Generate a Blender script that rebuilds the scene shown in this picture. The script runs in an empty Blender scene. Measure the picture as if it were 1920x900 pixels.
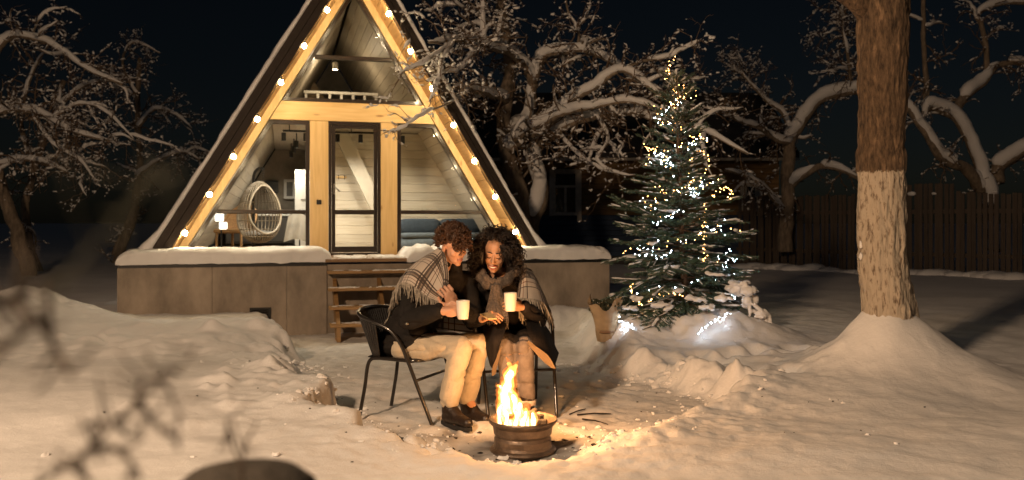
import bpy, math, random
import numpy as np
from mathutils import Vector, Matrix, Euler, noise as mnoise

# ------------------------------------------------------------------ camera, sky, sun, exposure
S = bpy.context.scene
COL = S.collection
FPX, HCAM, YH = 1600.0, 1.33, 415.0          # focal length in photo pixels, eye height, horizon row
cam_d = bpy.data.cameras.new('camera')
cam = bpy.data.objects.new('camera', cam_d); COL.objects.link(cam)
cam.location = (0, 0, HCAM); cam.rotation_euler = (math.radians(90), 0, 0)
cam_d.sensor_width = 36.0; cam_d.lens = 36.0 * FPX / 1920.0
cam_d.shift_y = (YH - 450.0) / 1920.0
cam_d.clip_start = 0.05; cam_d.clip_end = 800
cam_d.dof.use_dof = True; cam_d.dof.focus_distance = 5.75; cam_d.dof.aperture_fstop = 2.8
S.camera = cam

W = bpy.data.worlds.new('World'); S.world = W; W.use_nodes = True
wn = W.node_tree.nodes; wl = W.node_tree.links
sky = wn.new('ShaderNodeTexSky'); sky.sky_type = 'NISHITA'; sky.sun_disc = False
SUN_EL, SUN_ROT = 25.0, 205.0
sky.sun_elevation = math.radians(SUN_EL); sky.sun_rotation = math.radians(SUN_ROT)
bg = wn['Background']; wl.new(sky.outputs[0], bg.inputs[0]); bg.inputs[1].default_value = 0.0008
sun_d = bpy.data.lights.new('assumed_moon', 'SUN'); sun_d.energy = 0.02; sun_d.angle = math.radians(0.5); sun_d.color = (0.72, 0.83, 1.0)  # unseen moon, assumed as a faint fill
sun = bpy.data.objects.new('assumed_moon', sun_d); COL.objects.link(sun)
sun.rotation_euler = (math.radians(52), 0, math.radians(-32))
vs = S.view_settings; vs.view_transform = 'Standard'; vs.look = 'None'; vs.gamma = 1.0; vs.exposure = 0.0
vs.use_curve_mapping = False
S.cycles.use_denoising = True
S.cycles.max_bounces = 6; S.cycles.transparent_max_bounces = 24; S.cycles.sample_clamp_indirect = 4.0
S.cycles.caustics_reflective = False; S.cycles.caustics_refractive = False

# ------------------------------------------------------------------ helpers
R = math.radians
rng = random.Random(7)
def P(px, py, d):                             # photo pixel + distance -> world point
    return Vector(((px - 960) / FPX * d, d, HCAM - (py - YH) / FPX * d))
def lerp(a, b, t): return a + (b - a) * t
def smooth(a, b, x):
    t = min(1, max(0, (x - a) / (b - a))); return t * t * (3 - 2 * t)
def spline(pts, n):                           # Catmull-Rom through tuples, n samples per span
    pts = [np.array(p, float) for p in pts]
    q = [2 * pts[0] - pts[1]] + pts + [2 * pts[-1] - pts[-2]]
    out = []
    for i in range(1, len(q) - 2):
        for k in range(n):
            t = k / n
            out.append(0.5 * ((2 * q[i]) + (-q[i-1] + q[i+1]) * t + (2*q[i-1] - 5*q[i] + 4*q[i+1] - q[i+2]) * t*t + (-q[i-1] + 3*q[i] - 3*q[i+1] + q[i+2]) * t**3))
    out.append(pts[-1]); return out

class MB:
    def __init__(s): s.v = []; s.f = []; s.uv = []; s.mi = []; s.m = 0
    def add(s, vs_, fs, uvs=None):
        o = len(s.v); s.v += [tuple(p) for p in vs_]; s.f += [tuple(i + o for i in f) for f in fs]
        s.mi += [s.m] * len(fs)
        if uvs is not None: s.uv += list(uvs)
        return s
    def box(s, lo, hi, M=None):
        (a, b, c), (d, e, f) = lo, hi
        p = [Vector(q) for q in ((a,b,c),(d,b,c),(d,e,c),(a,e,c),(a,b,f),(d,b,f),(d,e,f),(a,e,f))]
        if M is not None: p = [M @ q for q in p]
        return s.add(p, [(0,3,2,1),(4,5,6,7),(0,1,5,4),(1,2,6,5),(2,3,7,6),(3,0,4,7)])
    def bbox(s, lo, hi, b=0.008, M=None):     # box with chamfered long edges (vertical corners + top)
        (x0,y0,z0),(x1,y1,z1) = lo, hi
        rings = []
        for z, k in ((z0, b), (z0 + b, 0), (z1 - b, 0), (z1, b)):
            rings.append([(x0+k+ (b if k == 0 else 0)*0, y0+k, z), (x1-k, y0+k, z), (x1-k, y1-k, z), (x0+k, y1-k, z)])
        v = [Vector(p) for r in rings for p in r]
        if M is not None: v = [M @ q for q in v]
        f = [(3,2,1,0), (12,13,14,15)]
        for i in range(3):
            for k in range(4):
                f.append((i*4+k, i*4+(k+1) % 4, i*4+4+(k+1) % 4, i*4+4+k))
        return s.add(v, f)
    def prism(s, poly, y0, y1, M=None):       # polygon in (x,z), counter-clockwise seen from -y, extruded along y
        n = len(poly)
        v = [Vector((x, y0, z)) for x, z in poly] + [Vector((x, y1, z)) for x, z in poly]
        if M is not None: v = [M @ q for q in v]
        f = [tuple(range(n)), tuple(range(2*n-1, n-1, -1))]
        for i in range(n): f.append(((i+1) % n, i, i + n, (i+1) % n + n))
        return s.add(v, f)
    def tube(s, path, rad, sides=6, cap=True, flat=None):
        path = [Vector(p) for p in path]; n = len(path)
        if not hasattr(rad, '__len__'): rad = [rad] * n
        v = []; ref = None
        for i, p in enumerate(path):
            t = (path[min(i+1, n-1)] - path[max(i-1, 0)])
            t = t.normalized() if t.length > 1e-9 else Vector((0,0,1))
            if ref is None:
                ref = Vector((0,0,1)) if abs(t.z) < .9 else Vector((1,0,0))
                ref = (ref - t * ref.dot(t)).normalized()
            else:
                ref = ref - t * ref.dot(t)
                ref = ref.normalized() if ref.length > 1e-6 else t.orthogonal().normalized()
            b = t.cross(ref)
            for k in range(sides):
                a = 2*math.pi*k/sides
                v.append(p + (ref*math.cos(a) + b*math.sin(a)*(flat or 1)) * rad[i])
        f = []
        for i in range(n-1):
            for k in range(sides):
                f.append((i*sides+k, i*sides+(k+1) % sides, (i+1)*sides+(k+1) % sides, (i+1)*sides+k))
        if cap:
            f.append(tuple(range(sides-1, -1, -1))); f.append(tuple((n-1)*sides+k for k in range(sides)))
        return s.add(v, f)
    def ell(s, c, r, M=None, seg=10, rings=6, jit=0, seed=0):
        c = Vector(c); r = Vector(r) if hasattr(r, '__len__') else Vector((r, r, r)); v = []
        rr = random.Random(seed)
        def pt(q):
            w = Vector((q[0]*r[0], q[1]*r[1], q[2]*r[2]))
            if jit: w *= 1 + (rr.random()-.5)*2*jit
            return c + (M @ w if M is not None else w)
        v.append(pt((0,0,-1)))
        for i in range(1, rings):
            ph = -math.pi/2 + math.pi*i/rings
            for k in range(seg):
                a = 2*math.pi*k/seg; v.append(pt((math.cos(ph)*math.cos(a), math.cos(ph)*math.sin(a), math.sin(ph))))
        v.append(pt((0,0,1))); f = []
        for k in range(seg): f.append((0, 1+(k+1) % seg, 1+k))
        for i in range(rings-2):
            for k in range(seg):
                a = 1+i*seg; f.append((a+k, a+(k+1) % seg, a+seg+(k+1) % seg, a+seg+k))
        l = len(v)-1; a = 1+(rings-2)*seg
        for k in range(seg): f.append((a+k, a+(k+1) % seg, l))
        return s.add(v, f)
    def cone(s, p0, r0, p1, r1, seg=12):      # rounded tapered limb
        p0, p1 = Vector(p0), Vector(p1); t = (p1-p0)
        t = t.normalized() if t.length > 1e-9 else Vector((0,0,1))
        path = []; rad = []
        for a in (80, 50, 20): path.append(p0 - t*r0*math.sin(R(a))); rad.append(r0*math.cos(R(a)))
        path.append(p0); rad.append(r0); path.append(p1); rad.append(r1)
        for a in (20, 50, 80): path.append(p1 + t*r1*math.sin(R(a))); rad.append(r1*math.cos(R(a)))
        return s.tube(path, rad, seg)
    def lathe(s, prof, seg=24, c=(0,0,0), close=False):
        v = []; n = len(prof)
        for r, z in prof:
            for k in range(seg):
                a = 2*math.pi*k/seg; v.append((c[0]+r*math.cos(a), c[1]+r*math.sin(a), c[2]+z))
        f = []
        for i in range(n - (0 if close else 1)):
            j = (i+1) % n
            for k in range(seg): f.append((i*seg+k, i*seg+(k+1) % seg, j*seg+(k+1) % seg, j*seg+k))
        return s.add(v, f)
    def grid(s, rows, uv=None):               # rows of equal length
        n, m = len(rows), len(rows[0]); v = [p for r in rows for p in r]; f = []
        for i in range(n-1):
            for k in range(m-1): f.append((i*m+k, i*m+k+1, (i+1)*m+k+1, (i+1)*m+k))
        u = [(k/(m-1), i/(n-1)) for i in range(n) for k in range(m)] if uv is None else uv
        return s.add(v, f, u)
    def mesh(s, name, mats, smooth_=False):
        me = bpy.data.meshes.new(name); me.from_pydata(s.v, [], s.f)
        for m in (mats if isinstance(mats, (list, tuple)) else [mats]): me.materials.append(m)
        if len(set(s.mi)) > 1: me.polygons.foreach_set('material_index', s.mi)
        if s.uv and len(s.uv) == len(s.v):
            ul = me.uv_layers.new(name='UVMap'); li = np.zeros(len(me.loops), int); me.loops.foreach_get('vertex_index', li)
            ul.data.foreach_set('uv', np.array(s.uv, float)[li].ravel())
        if smooth_: me.polygons.foreach_set('use_smooth', [True]*len(me.polygons))
        me.update(); return me
    def build(s, name, mats, parent=None, smooth_=False):
        return link(name, s.mesh(name, mats, smooth_), parent)
def link(name, me, parent=None):
    o = bpy.data.objects.new(name, me); COL.objects.link(o)
    if parent is not None: o.parent = parent
    return o
def tag(o, label=None, cat=None, group=None, kind=None):
    if label: o['label'] = label
    if cat: o['category'] = cat
    if group: o['group'] = group
    if kind: o['kind'] = kind
    return o
def empty(name, loc=(0,0,0), rz=0.0, label=None, cat=None, group=None):
    o = bpy.data.objects.new(name, None); COL.objects.link(o); o.location = loc; o.rotation_euler = (0, 0, rz)
    o.empty_display_size = .1
    return tag(o, label, cat, group)
def remesh(mb, name, mat, parent, voxel=.006, smooth_it=4, wob=0.0, wscale=8.0, loc=None):
    me = mb.mesh(name, mat, True); o = link(name, me)
    m = o.modifiers.new('r', 'REMESH'); m.mode = 'VOXEL'; m.voxel_size = voxel; m.use_smooth_shade = True
    if smooth_it:
        k = o.modifiers.new('s', 'SMOOTH'); k.iterations = smooth_it; k.factor = .5
    dg = bpy.context.evaluated_depsgraph_get(); new = bpy.data.meshes.new_from_object(o.evaluated_get(dg))
    o.modifiers.clear(); o.data = new; bpy.data.meshes.remove(me); new.name = name
    if not new.materials:
        for q in (mat if isinstance(mat, (list, tuple)) else [mat]): new.materials.append(q)
    new.polygons.foreach_set('use_smooth', [True]*len(new.polygons))
    if wob:
        n = len(new.vertices); co = np.zeros(n*3); no = np.zeros(n*3)
        new.vertices.foreach_get('co', co); new.vertices.foreach_get('normal', no)
        co = co.reshape(-1,3); no = no.reshape(-1,3)
        d = fbm3(co*wscale, 3) * wob*.55 - (1-np.abs(fbm3(co*wscale*np.array([.5,.5,1.3])+7, 2)))**8 * wob*1.1; co += no*d[:,None]
        new.vertices.foreach_set('co', co.ravel()); new.update()
    if parent is not None: o.parent = parent
    return o

# vectorised gradient-free value noise
_prm = np.random.RandomState(3).rand(4096)
def _h(ix, iy, iz): return _prm[(ix*73 + iy*941 + iz*2731 + (ix*iy*7) % 61 + (iy*iz*13) % 97) % 4096]
def vnoise(p):
    i = np.floor(p).astype(np.int64); f = p - i; f = f*f*f*(f*(f*6-15)+10)
    x, y, z = i[:,0], i[:,1], i[:,2]; u, v, w = f[:,0], f[:,1], f[:,2]
    def L(a, b, t): return a + (b-a)*t
    a = L(L(_h(x,y,z), _h(x+1,y,z), u), L(_h(x,y+1,z), _h(x+1,y+1,z), u), v)
    b = L(L(_h(x,y,z+1), _h(x+1,y,z+1), u), L(_h(x,y+1,z+1), _h(x+1,y+1,z+1), u), v)
    return L(a, b, w)*2-1
def fbm3(p, o=4):
    s = 0; a = 1.0; t = 0
    for k in range(o): s = s + a*vnoise(p*(2.03**k) + 17.3*k); t += a; a *= .5
    return s/t

# ------------------------------------------------------------------ materials
MATS = {}
def mat(name, col, rough=.6, var=0.0, vscale=6.0, bump=0.0, bscale=40.0, metal=0.0, spec=.5, sheen=0.0, stretch=None, col2=None, sss=0.0, coat=0.0, detail=6.0):
    if name in MATS: return MATS[name]
    m = bpy.data.materials.new(name); m.use_nodes = True; nt = m.node_tree; N = nt.nodes; L = nt.links
    b = N['Principled BSDF']; b.inputs['Base Color'].default_value = (*col, 1); b.inputs['Roughness'].default_value = rough
    b.inputs['Metallic'].default_value = metal; b.inputs['Specular IOR Level'].default_value = spec
    if sheen: b.inputs['Sheen Weight'].default_value = sheen; b.inputs['Sheen Roughness'].default_value = .5
    if coat: b.inputs['Coat Weight'].default_value = coat
    if sss:
        b.inputs['Subsurface Weight'].default_value = sss; b.inputs['Subsurface Radius'].default_value = (.01,.006,.004); b.inputs['Subsurface Scale'].default_value = 1
    tc = N.new('ShaderNodeTexCoord'); mp = N.new('ShaderNodeMapping'); L.new(tc.outputs['Object'], mp.inputs[0])
    if stretch: mp.inputs['Scale'].default_value = stretch
    if var:
        t = N.new('ShaderNodeTexNoise'); t.inputs['Scale'].default_value = vscale; t.inputs['Detail'].default_value = detail; t.inputs['Roughness'].default_value = .62
        L.new(mp.outputs[0], t.inputs['Vector'])
        r = N.new('ShaderNodeValToRGB'); c2 = col2 or tuple(c*(1-var) for c in col)
        r.color_ramp.elements[0].position = .35; r.color_ramp.elements[1].position = .66
        r.color_ramp.elements[0].color = (*c2, 1); r.color_ramp.elements[1].color = (*[min(1, c*(1+var*.35)) for c in col], 1)
        L.new(t.outputs['Fac'], r.inputs[0]); L.new(r.outputs[0], b.inputs['Base Color'])
    if bump:
        t2 = N.new('ShaderNodeTexNoise'); t2.inputs['Scale'].default_value = bscale; t2.inputs['Detail'].default_value = 5
        L.new(mp.outputs[0], t2.inputs['Vector'])
        bp = N.new('ShaderNodeBump'); bp.inputs['Strength'].default_value = min(1, bump); bp.inputs['Distance'].default_value = .02*max(1, bump)
        L.new(t2.outputs['Fac'], bp.inputs['Height']); L.new(bp.outputs[0], b.inputs['Normal'])
    MATS[name] = m; return m
def emit(name, col, strength):
    if name in MATS: return MATS[name]
    m = bpy.data.materials.new(name); m.use_nodes = True; nt = m.node_tree; nt.nodes.clear()
    e = nt.nodes.new('ShaderNodeEmission'); e.inputs[0].default_value = (*col, 1); e.inputs[1].default_value = strength
    o = nt.nodes.new('ShaderNodeOutputMaterial'); nt.links.new(e.outputs[0], o.inputs[0]); MATS[name] = m; return m
def glass(name, tint=(1,1,1)):
    if name in MATS: return MATS[name]
    m = bpy.data.materials.new(name); m.use_nodes = True; nt = m.node_tree; nt.nodes.clear(); N = nt.nodes.new
    t = N('ShaderNodeBsdfTransparent'); t.inputs[0].default_value = (*tint, 1)
    g = N('ShaderNodeBsdfGlossy'); g.inputs[1].default_value = .015
    fr = N('ShaderNodeFresnel'); fr.inputs[0].default_value = 1.1
    mx = N('ShaderNodeMixShader'); o = N('ShaderNodeOutputMaterial'); L = nt.links.new
    L(fr.outputs[0], mx.inputs[0]); L(t.outputs[0], mx.inputs[1]); L(g.outputs[0], mx.inputs[2]); L(mx.outputs[0], o.inputs[0])
    MATS[name] = m; return m
def wood(name, c1, c2, along='z', scale=3.0, rough=.55, knots=True, bump=.25):
    if name in MATS: return MATS[name]
    m = bpy.data.materials.new(name); m.use_nodes = True; nt = m.node_tree; N = nt.nodes.new; L = nt.links.new
    b = nt.nodes['Principled BSDF']; b.inputs['Roughness'].default_value = rough
    tc = N('ShaderNodeTexCoord'); mp = N('ShaderNodeMapping'); L(tc.outputs['Object'], mp.inputs[0])
    sc = {'x': (.5, 7, 7), 'y': (7, .5, 7), 'z': (7, 7, .5)}[along]; mp.inputs['Scale'].default_value = sc
    oi = N('ShaderNodeObjectInfo'); L(oi.outputs['Random'], mp.inputs['Location'])
    t = N('ShaderNodeTexNoise'); t.inputs['Scale'].default_value = scale; t.inputs['Detail'].default_value = 8; t.inputs['Distortion'].default_value = 1.2
    L(mp.outputs[0], t.inputs['Vector'])
    r = N('ShaderNodeValToRGB'); r.color_ramp.elements[0].position = .3; r.color_ramp.elements[1].position = .7
    r.color_ramp.elements[0].color = (*c2, 1); r.color_ramp.elements[1].color = (*c1, 1); L(t.outputs['Fac'], r.inputs[0])
    hv = N('ShaderNodeHueSaturation'); mv = N('ShaderNodeMapRange'); mv.inputs[3].default_value = .86; mv.inputs[4].default_value = 1.12
    L(oi.outputs['Random'], mv.inputs[0]); L(mv.outputs[0], hv.inputs['Value']); L(r.outputs[0], hv.inputs['Color'])
    last = hv.outputs[0]
    if knots:
        mp2 = N('ShaderNodeMapping'); L(tc.outputs['Object'], mp2.inputs[0]); s2 = {'x': (1.6, 6, 6), 'y': (6, 1.6, 6), 'z': (6, 6, 2.2)}[along]
        mp2.inputs['Scale'].default_value = s2; L(oi.outputs['Random'], mp2.inputs['Location'])
        vo = N('ShaderNodeTexVoronoi'); vo.inputs['Scale'].default_value = 1.0; L(mp2.outputs[0], vo.inputs['Vector'])
        kr = N('ShaderNodeValToRGB'); kr.color_ramp.elements[0].position = .05; kr.color_ramp.elements[1].position = .13
        kr.color_ramp.elements[0].color = (.45,.3,.2,1); kr.color_ramp.elements[1].color = (1,1,1,1); L(vo.outputs['Distance'], kr.inputs[0])
        mu = N('ShaderNodeMixRGB'); mu.blend_type = 'MULTIPLY'; mu.inputs[0].default_value = .9; L(last, mu.inputs[1]); L(kr.outputs[0], mu.inputs[2]); last = mu.outputs[0]
    L(last, b.inputs['Base Color'])
    bp = N('ShaderNodeBump'); bp.inputs['Strength'].default_value = bump; bp.inputs['Distance'].default_value = .01
    L(t.outputs['Fac'], bp.inputs['Height']); L(bp.outputs[0], b.inputs['Normal'])
    MATS[name] = m; return m
def snowmat(name, col=(.80,.80,.81), fine=1.0):
    if name in MATS: return MATS[name]
    m = bpy.data.materials.new(name); m.use_nodes = True; nt = m.node_tree; N = nt.nodes.new; L = nt.links.new
    b = nt.nodes['Principled BSDF']; b.inputs['Roughness'].default_value = .75; b.inputs['Specular IOR Level'].default_value = .25
    tc = N('ShaderNodeTexCoord')
    t0 = N('ShaderNodeTexNoise'); t0.inputs['Scale'].default_value = 1.7; t0.inputs['Detail'].default_value = 6; L(tc.outputs['Object'], t0.inputs['Vector'])
    r = N('ShaderNodeValToRGB'); r.color_ramp.elements[0].position = .3; r.color_ramp.elements[1].position = .65
    r.color_ramp.elements[0].color = (*[c*.88 for c in col], 1); r.color_ramp.elements[1].color = (*col, 1); L(t0.outputs['Fac'], r.inputs[0]); L(r.outputs[0], b.inputs['Base Color'])
    t = N('ShaderNodeTexNoise'); t.inputs['Scale'].default_value = 26*fine; t.inputs['Detail'].default_value = 9; t.inputs['Roughness'].default_value = .65; L(tc.outputs['Object'], t.inputs['Vector'])
    t2 = N('ShaderNodeTexNoise'); t2.inputs['Scale'].default_value = 150*fine; t2.inputs['Detail'].default_value = 3; L(tc.outputs['Object'], t2.inputs['Vector'])
    ad = N('ShaderNodeMath'); ad.operation = 'MULTIPLY_ADD'; ad.inputs[1].default_value = .25; L(t2.outputs['Fac'], ad.inputs[0]); L(t.outputs['Fac'], ad.inputs[2])
    bp = N('ShaderNodeBump'); bp.inputs['Strength'].default_value = .36; bp.inputs['Distance'].default_value = .02; L(ad.outputs[0], bp.inputs['Height']); L(bp.outputs[0], b.inputs['Normal'])
    MATS[name] = m; return m
SNOW = snowmat('snow')
# ------------------------------------------------------------------ ground: lying snow with a shovelled yard
CLEAR = [(-1.25,5.3),(-.63,5.05),(-.30,4.62),(.05,4.52),(.36,4.66),(.85,5.35),(1.1,5.65),(1.5,6.2),(1.1,7.0),(.7,7.75),(.62,8.5),(.8,9.8),(.7,11.9),(-.9,12.3),(-3.4,12.0),(-2.9,10.9),(-2.45,9.7),(-2.05,8.4),(-1.85,7.6),(-1.5,6.6),(-1.22,5.95)]
TRUNK = (2.87, 6.6); SPRUCE = (1.83, 9.0); FIRE = (.062, 4.92)
def sdf_poly(x, y, poly):
    d = np.full(x.shape, 1e9); ins = np.zeros(x.shape, bool); n = len(poly)
    for i in range(n):
        ax, ay = poly[i]; bx, by = poly[(i+1) % n]; ex, ey = bx-ax, by-ay
        t = np.clip(((x-ax)*ex + (y-ay)*ey)/(ex*ex+ey*ey), 0, 1)
        d = np.minimum(d, (x-ax-t*ex)**2 + (y-ay-t*ey)**2)
        c = ((ay > y) != (by > y)) & (x < (bx-ax)*(y-ay)/(by-ay+1e-12) + ax); ins ^= c
    d = np.sqrt(d); return np.where(ins, -d, d)
def sst(a, b, x):
    t = np.clip((x-a)/(b-a), 0, 1); return t*t*(3-2*t)
def gz(cx, cy, sx, sy, x, y, rot=0):
    c, s = math.cos(rot), math.sin(rot); u = (x-cx)*c + (y-cy)*s; v = -(x-cx)*s + (y-cy)*c
    return np.exp(-((u/sx)**2 + (v/sy)**2))
FOOT = []
_fr = random.Random(5)
for i in range(13):
    t = i/12; FOOT.append((lerp(1.15, 3.0, t) + _fr.uniform(-.05,.05), lerp(7.25, 7.75, t) + (.13 if i % 2 else -.1) + _fr.uniform(-.06,.06), _fr.uniform(.10,.15)))
FOOT += [(.95,8.1,.13),(1.0,8.6,.12),(3.5,8.1,.13),(4.1,8.5,.12),(1.75,6.55,.15),(1.95,6.75,.13),(2.05,6.4,.1)]
PRINT = []; LUMP = []
for i in range(120):                            # boot prints in the trodden yard
    PRINT.append((_fr.uniform(-2.4,1.2), _fr.uniform(4.9,10.5), _fr.uniform(0,3.14), _fr.uniform(.006,.016)))
for i in range(150):                            # shovelled lumps on and beside the banks
    t = _fr.random()
    if i < 70: LUMP.append((_fr.gauss(-1.75,.35), _fr.gauss(6.1,.7), _fr.uniform(.03,.09), _fr.uniform(.008,.035)))
    elif i < 105: LUMP.append((_fr.uniform(-4.5,-2.0), _fr.gauss(8.3,.35), _fr.uniform(.06,.16), _fr.uniform(.01,.04)))
    else: LUMP.append((_fr.uniform(.9,2.9), _fr.gauss(7.0,.45), _fr.uniform(.03,.09), _fr.uniform(.008,.03)))
def ground_h(x, y):
    x = np.asarray(x, float).ravel(); y = np.asarray(y, float).ravel(); z0 = np.zeros_like(x)
    q = np.stack([x, y, z0], 1)
    n1 = fbm3(q*.55 + 3.1, 3); n2 = fbm3(q*2.1 + 9.7, 4); n3 = fbm3(q*7.5 + 4.2, 3); n4 = fbm3(q*22 + 1.2, 2)
    path = -.20*sst(6.6, 10.6, y) + .016*n3 + .012*n2 + .010*n4
    s = .15 + .05*n1 + .03*n2 + .006*n3 + .0022*n4
    s += -.08*sst(9.5, 12.5, y)*sst(-1.0, 2.2, x)*(1-sst(2.2, 3.5, x))
    # left: flat shelf with the cut block, then the big shovelled bank in front of the terrace
    left = sst(-.6, -1.2, x)
    s += left*(.07*sst(4.4, 5.4, y)*(1-sst(6.3, 7.2, y)) - .03*sst(6.6, 7.6, y))
    rid = gz(-4.0, 9.15, 2.35, .62, x, y, -.03) + .55*gz(-2.75, 8.75, .75, .5, x, y)
    s += .095*np.minimum(rid, 1.0)*(1 + .35*n2 + .1*np.abs(n3)) + .06*gz(-3.0,9.2,.8,.5,x,y)
    s += .10*gz(-3.4, 7.9, 1.8, .5, x, y)*(.5+n2)
    s += .42*gz(-5.75, 9.9, .95, .7, x, y)*(1+.35*n2 - .2*np.abs(n3))
    s += .20*gz(-6.9, 8.6, 1.2, .8, x, y)
    # right: spruce mound, trunk mound, foreground swell
    s += .17*gz(SPRUCE[0], SPRUCE[1]-.2, .85, .7, x, y)*(1+.25*n3) + .10*gz(1.9, 8.45, .6, .28, x, y)*(1+.3*n3) + .10*gz(2.35, 8.35, .45, .35, x, y) + .09*gz(1.05,8.75,.5,.4,x,y)
    r = np.hypot(x-TRUNK[0], (y-TRUNK[1]))
    r = r + .05*n2 + .02*n3
    s += .36*np.exp(-(np.hypot(x-TRUNK[0]-.04, y-TRUNK[1]+.02)/.36)**2)*(1+.2*n2) + .20*np.exp(-(np.hypot((x-TRUNK[0]-.05)/1.25, y-TRUNK[1]+.05)/.70)**2) + .06*gz(3.4, 6.1, .30, .8, x, y, .25) + .05*gz(2.3,5.7,.7,.5,x,y)
    s += .06*gz(1.8, 4.1, 1.4, .8, x, y) + .05*gz(3.0, 4.9, .8, .5, x, y)
    s += .20*gz(-1.5, 2.2, 1.6, .9, x, y) + .10*gz(.6,2.4,1.2,.8,x,y)
    for fx, fy, fr in FOOT:
        d = np.hypot(x-fx, (y-fy)*.8) + .03*n3
        s -= .075*np.exp(-(d/fr)**3); s += .014*np.exp(-((d-fr*1.4)/.07)**2)
    for lx, ly, lr, lh in LUMP: s += 1.35*lh*np.exp(-(np.hypot(x-lx, y-ly)/lr)**2)
    for qx, qy, qa, qd in PRINT: path -= 1.5*qd*np.exp(-(((x-qx)*math.cos(qa)+(y-qy)*math.sin(qa))/.12)**4 - ((-(x-qx)*math.sin(qa)+(y-qy)*math.cos(qa))/.05)**4)
    s += .03*(np.abs(fbm3(q*np.array([1.6,3.2,1])+31, 3)))*sst(-1.2,-2.0,x)*sst(6.6,7.4,y)*(1-sst(10,11,y))
    s += .14*gz(.92, 8.38, .38, .34, x, y)
    ng = np.exp(-(sdf_poly(x, y, CLEAR)-.3)**2/.25)
    s += ng*(.020*(np.abs(fbm3(q*5.5+13, 3))-.25) + .010*n4)
    # trough behind the berm
    s -= .07*gz(1.75, 7.0, .65, .22, x, y, -.35)
    warp = (.085*n2 + .05*n3 + .012*n4)*np.where((x < -.9) & (y < 6.2), .3, 1)
    d = sdf_poly(x, y, CLEAR) + warp
    s += .06*np.exp(-((d-.27)/.22)**2)*(1+.5*n3+.35*n2)*sst(-.2, .9, x)*sst(5.2, 5.9, y)     # berm thrown up right of the yard
    s += .02*np.exp(-((d-.12)/.1)**2)*(1+.8*n3)
    s -= .06*np.exp(-((np.hypot(x-FIRE[0], y-FIRE[1]+.05))/.62)**4)*sst(5.0,4.3,y)
    # scooped floor round the fire
    path += .035*np.exp(-((np.hypot(x-.0, y-4.95)-.55)/.17)**2)*(.8+1.2*n3)
    wdt = np.where((x < -.9) & (y < 6.1), .05, np.where((x > .3) & (y > 7.5), .55, .34))
    # cut face of the snow block by the left chair
    m = sst(0, 1, (d + .02)/wdt)
    h = path*(1-m) + s*m
    # beyond the yard
    far = sst(14, 30, y); h = h*(1-far) + far*(.12+.25*n1)
    # keep snow out of the terrace footprint
    return h
_ghc = {}
def gh(x, y):
    k = (round(x, 3), round(y, 3))
    if k not in _ghc: _ghc[k] = float(ground_h(np.array([x]), np.array([y]))[0])
    return _ghc[k]
def axis(lo, hi, a, b, step):
    c = list(np.arange(a, b+1e-6, step)); g = step; v = b
    out = c[:]
    while v < hi: g *= 1.17; v += g; out.append(v)
    g = step; v = a; left = []
    while v > lo: g *= 1.17; v -= g; left.append(v)
    return np.array(left[::-1] + out)
xs = axis(-220, 220, -5.2, 4.8, .026); ys = axis(-25, 420, 2.9, 12.0, .026)
XX, YY = np.meshgrid(xs, ys); ZZ = ground_h(XX, YY).reshape(XX.shape)
nv = XX.size; nx = len(xs); ny = len(ys)
idx = np.arange(nv).reshape(ny, nx)
quads = np.stack([idx[:-1,:-1], idx[:-1,1:], idx[1:,1:], idx[1:,:-1]], -1).reshape(-1,4)
gm = bpy.data.meshes.new('ground'); gm.vertices.add(nv); gm.vertices.foreach_set('co', np.stack([XX,YY,ZZ],-1).ravel())
gm.loops.add(quads.size); gm.loops.foreach_set('vertex_index', quads.ravel().astype(np.int32))
gm.polygons.add(len(quads)); gm.polygons.foreach_set('loop_start', np.arange(0, quads.size, 4, dtype=np.int32)); gm.polygons.foreach_set('loop_total', np.full(len(quads), 4, np.int32))
gm.polygons.foreach_set('use_smooth', np.ones(len(quads), bool)); gm.update(calc_edges=True); gm.validate()
# trodden, sooty and fresh snow told apart by a vertex attribute (wear, not light)
qq = np.stack([XX.ravel(), YY.ravel(), np.zeros(nv)], 1)
dcl = sdf_poly(XX.ravel(), YY.ravel(), CLEAR) + .10*fbm3(qq*2.1+9.7, 4) + .05*fbm3(qq*7.5+4.2, 3)
trod = sst(.10, -.10, dcl)*(.62+.5*fbm3(qq*5+2, 4))
soot = np.exp(-(np.hypot(XX.ravel()-FIRE[0], YY.ravel()-FIRE[1])/.36)**2)*(.85+.9*fbm3(qq*9, 3)) + 1.3*np.exp(-((np.hypot((XX.ravel()+.55)/2.2, YY.ravel()-5.28))/.16)**2)*(.3+1.1*fbm3(qq*8+3, 3)) + .8*np.exp(-((np.hypot((XX.ravel()-.62), YY.ravel()-4.95))/.2)**2)*(.2+1.2*fbm3(qq*9+7, 3))
at = gm.attributes.new('wear', 'FLOAT_COLOR', 'POINT')
at.data.foreach_set('color', np.stack([np.clip(trod,0,1), np.clip(soot,0,1), np.zeros(nv), np.ones(nv)], -1).ravel())
GM = snowmat('snow_ground', (.80,.80,.81)); nt = GM.node_tree; b = nt.nodes['Principled BSDF']
base = b.inputs['Base Color'].links[0].from_socket
an = nt.nodes.new('ShaderNodeAttribute'); an.attribute_name = 'wear'; sp = nt.nodes.new('ShaderNodeSeparateColor'); nt.links.new(an.outputs['Color'], sp.inputs[0])
m1 = nt.nodes.new('ShaderNodeMixRGB'); m1.inputs[2].default_value = (.60,.575,.55,1); nt.links.new(sp.outputs[0], m1.inputs[0]); nt.links.new(base, m1.inputs[1])
m2 = nt.nodes.new('ShaderNodeMixRGB'); m2.inputs[2].default_value = (.06,.05,.042,1); nt.links.new(sp.outputs[1], m2.inputs[0]); nt.links.new(m1.outputs[0], m2.inputs[1])
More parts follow.
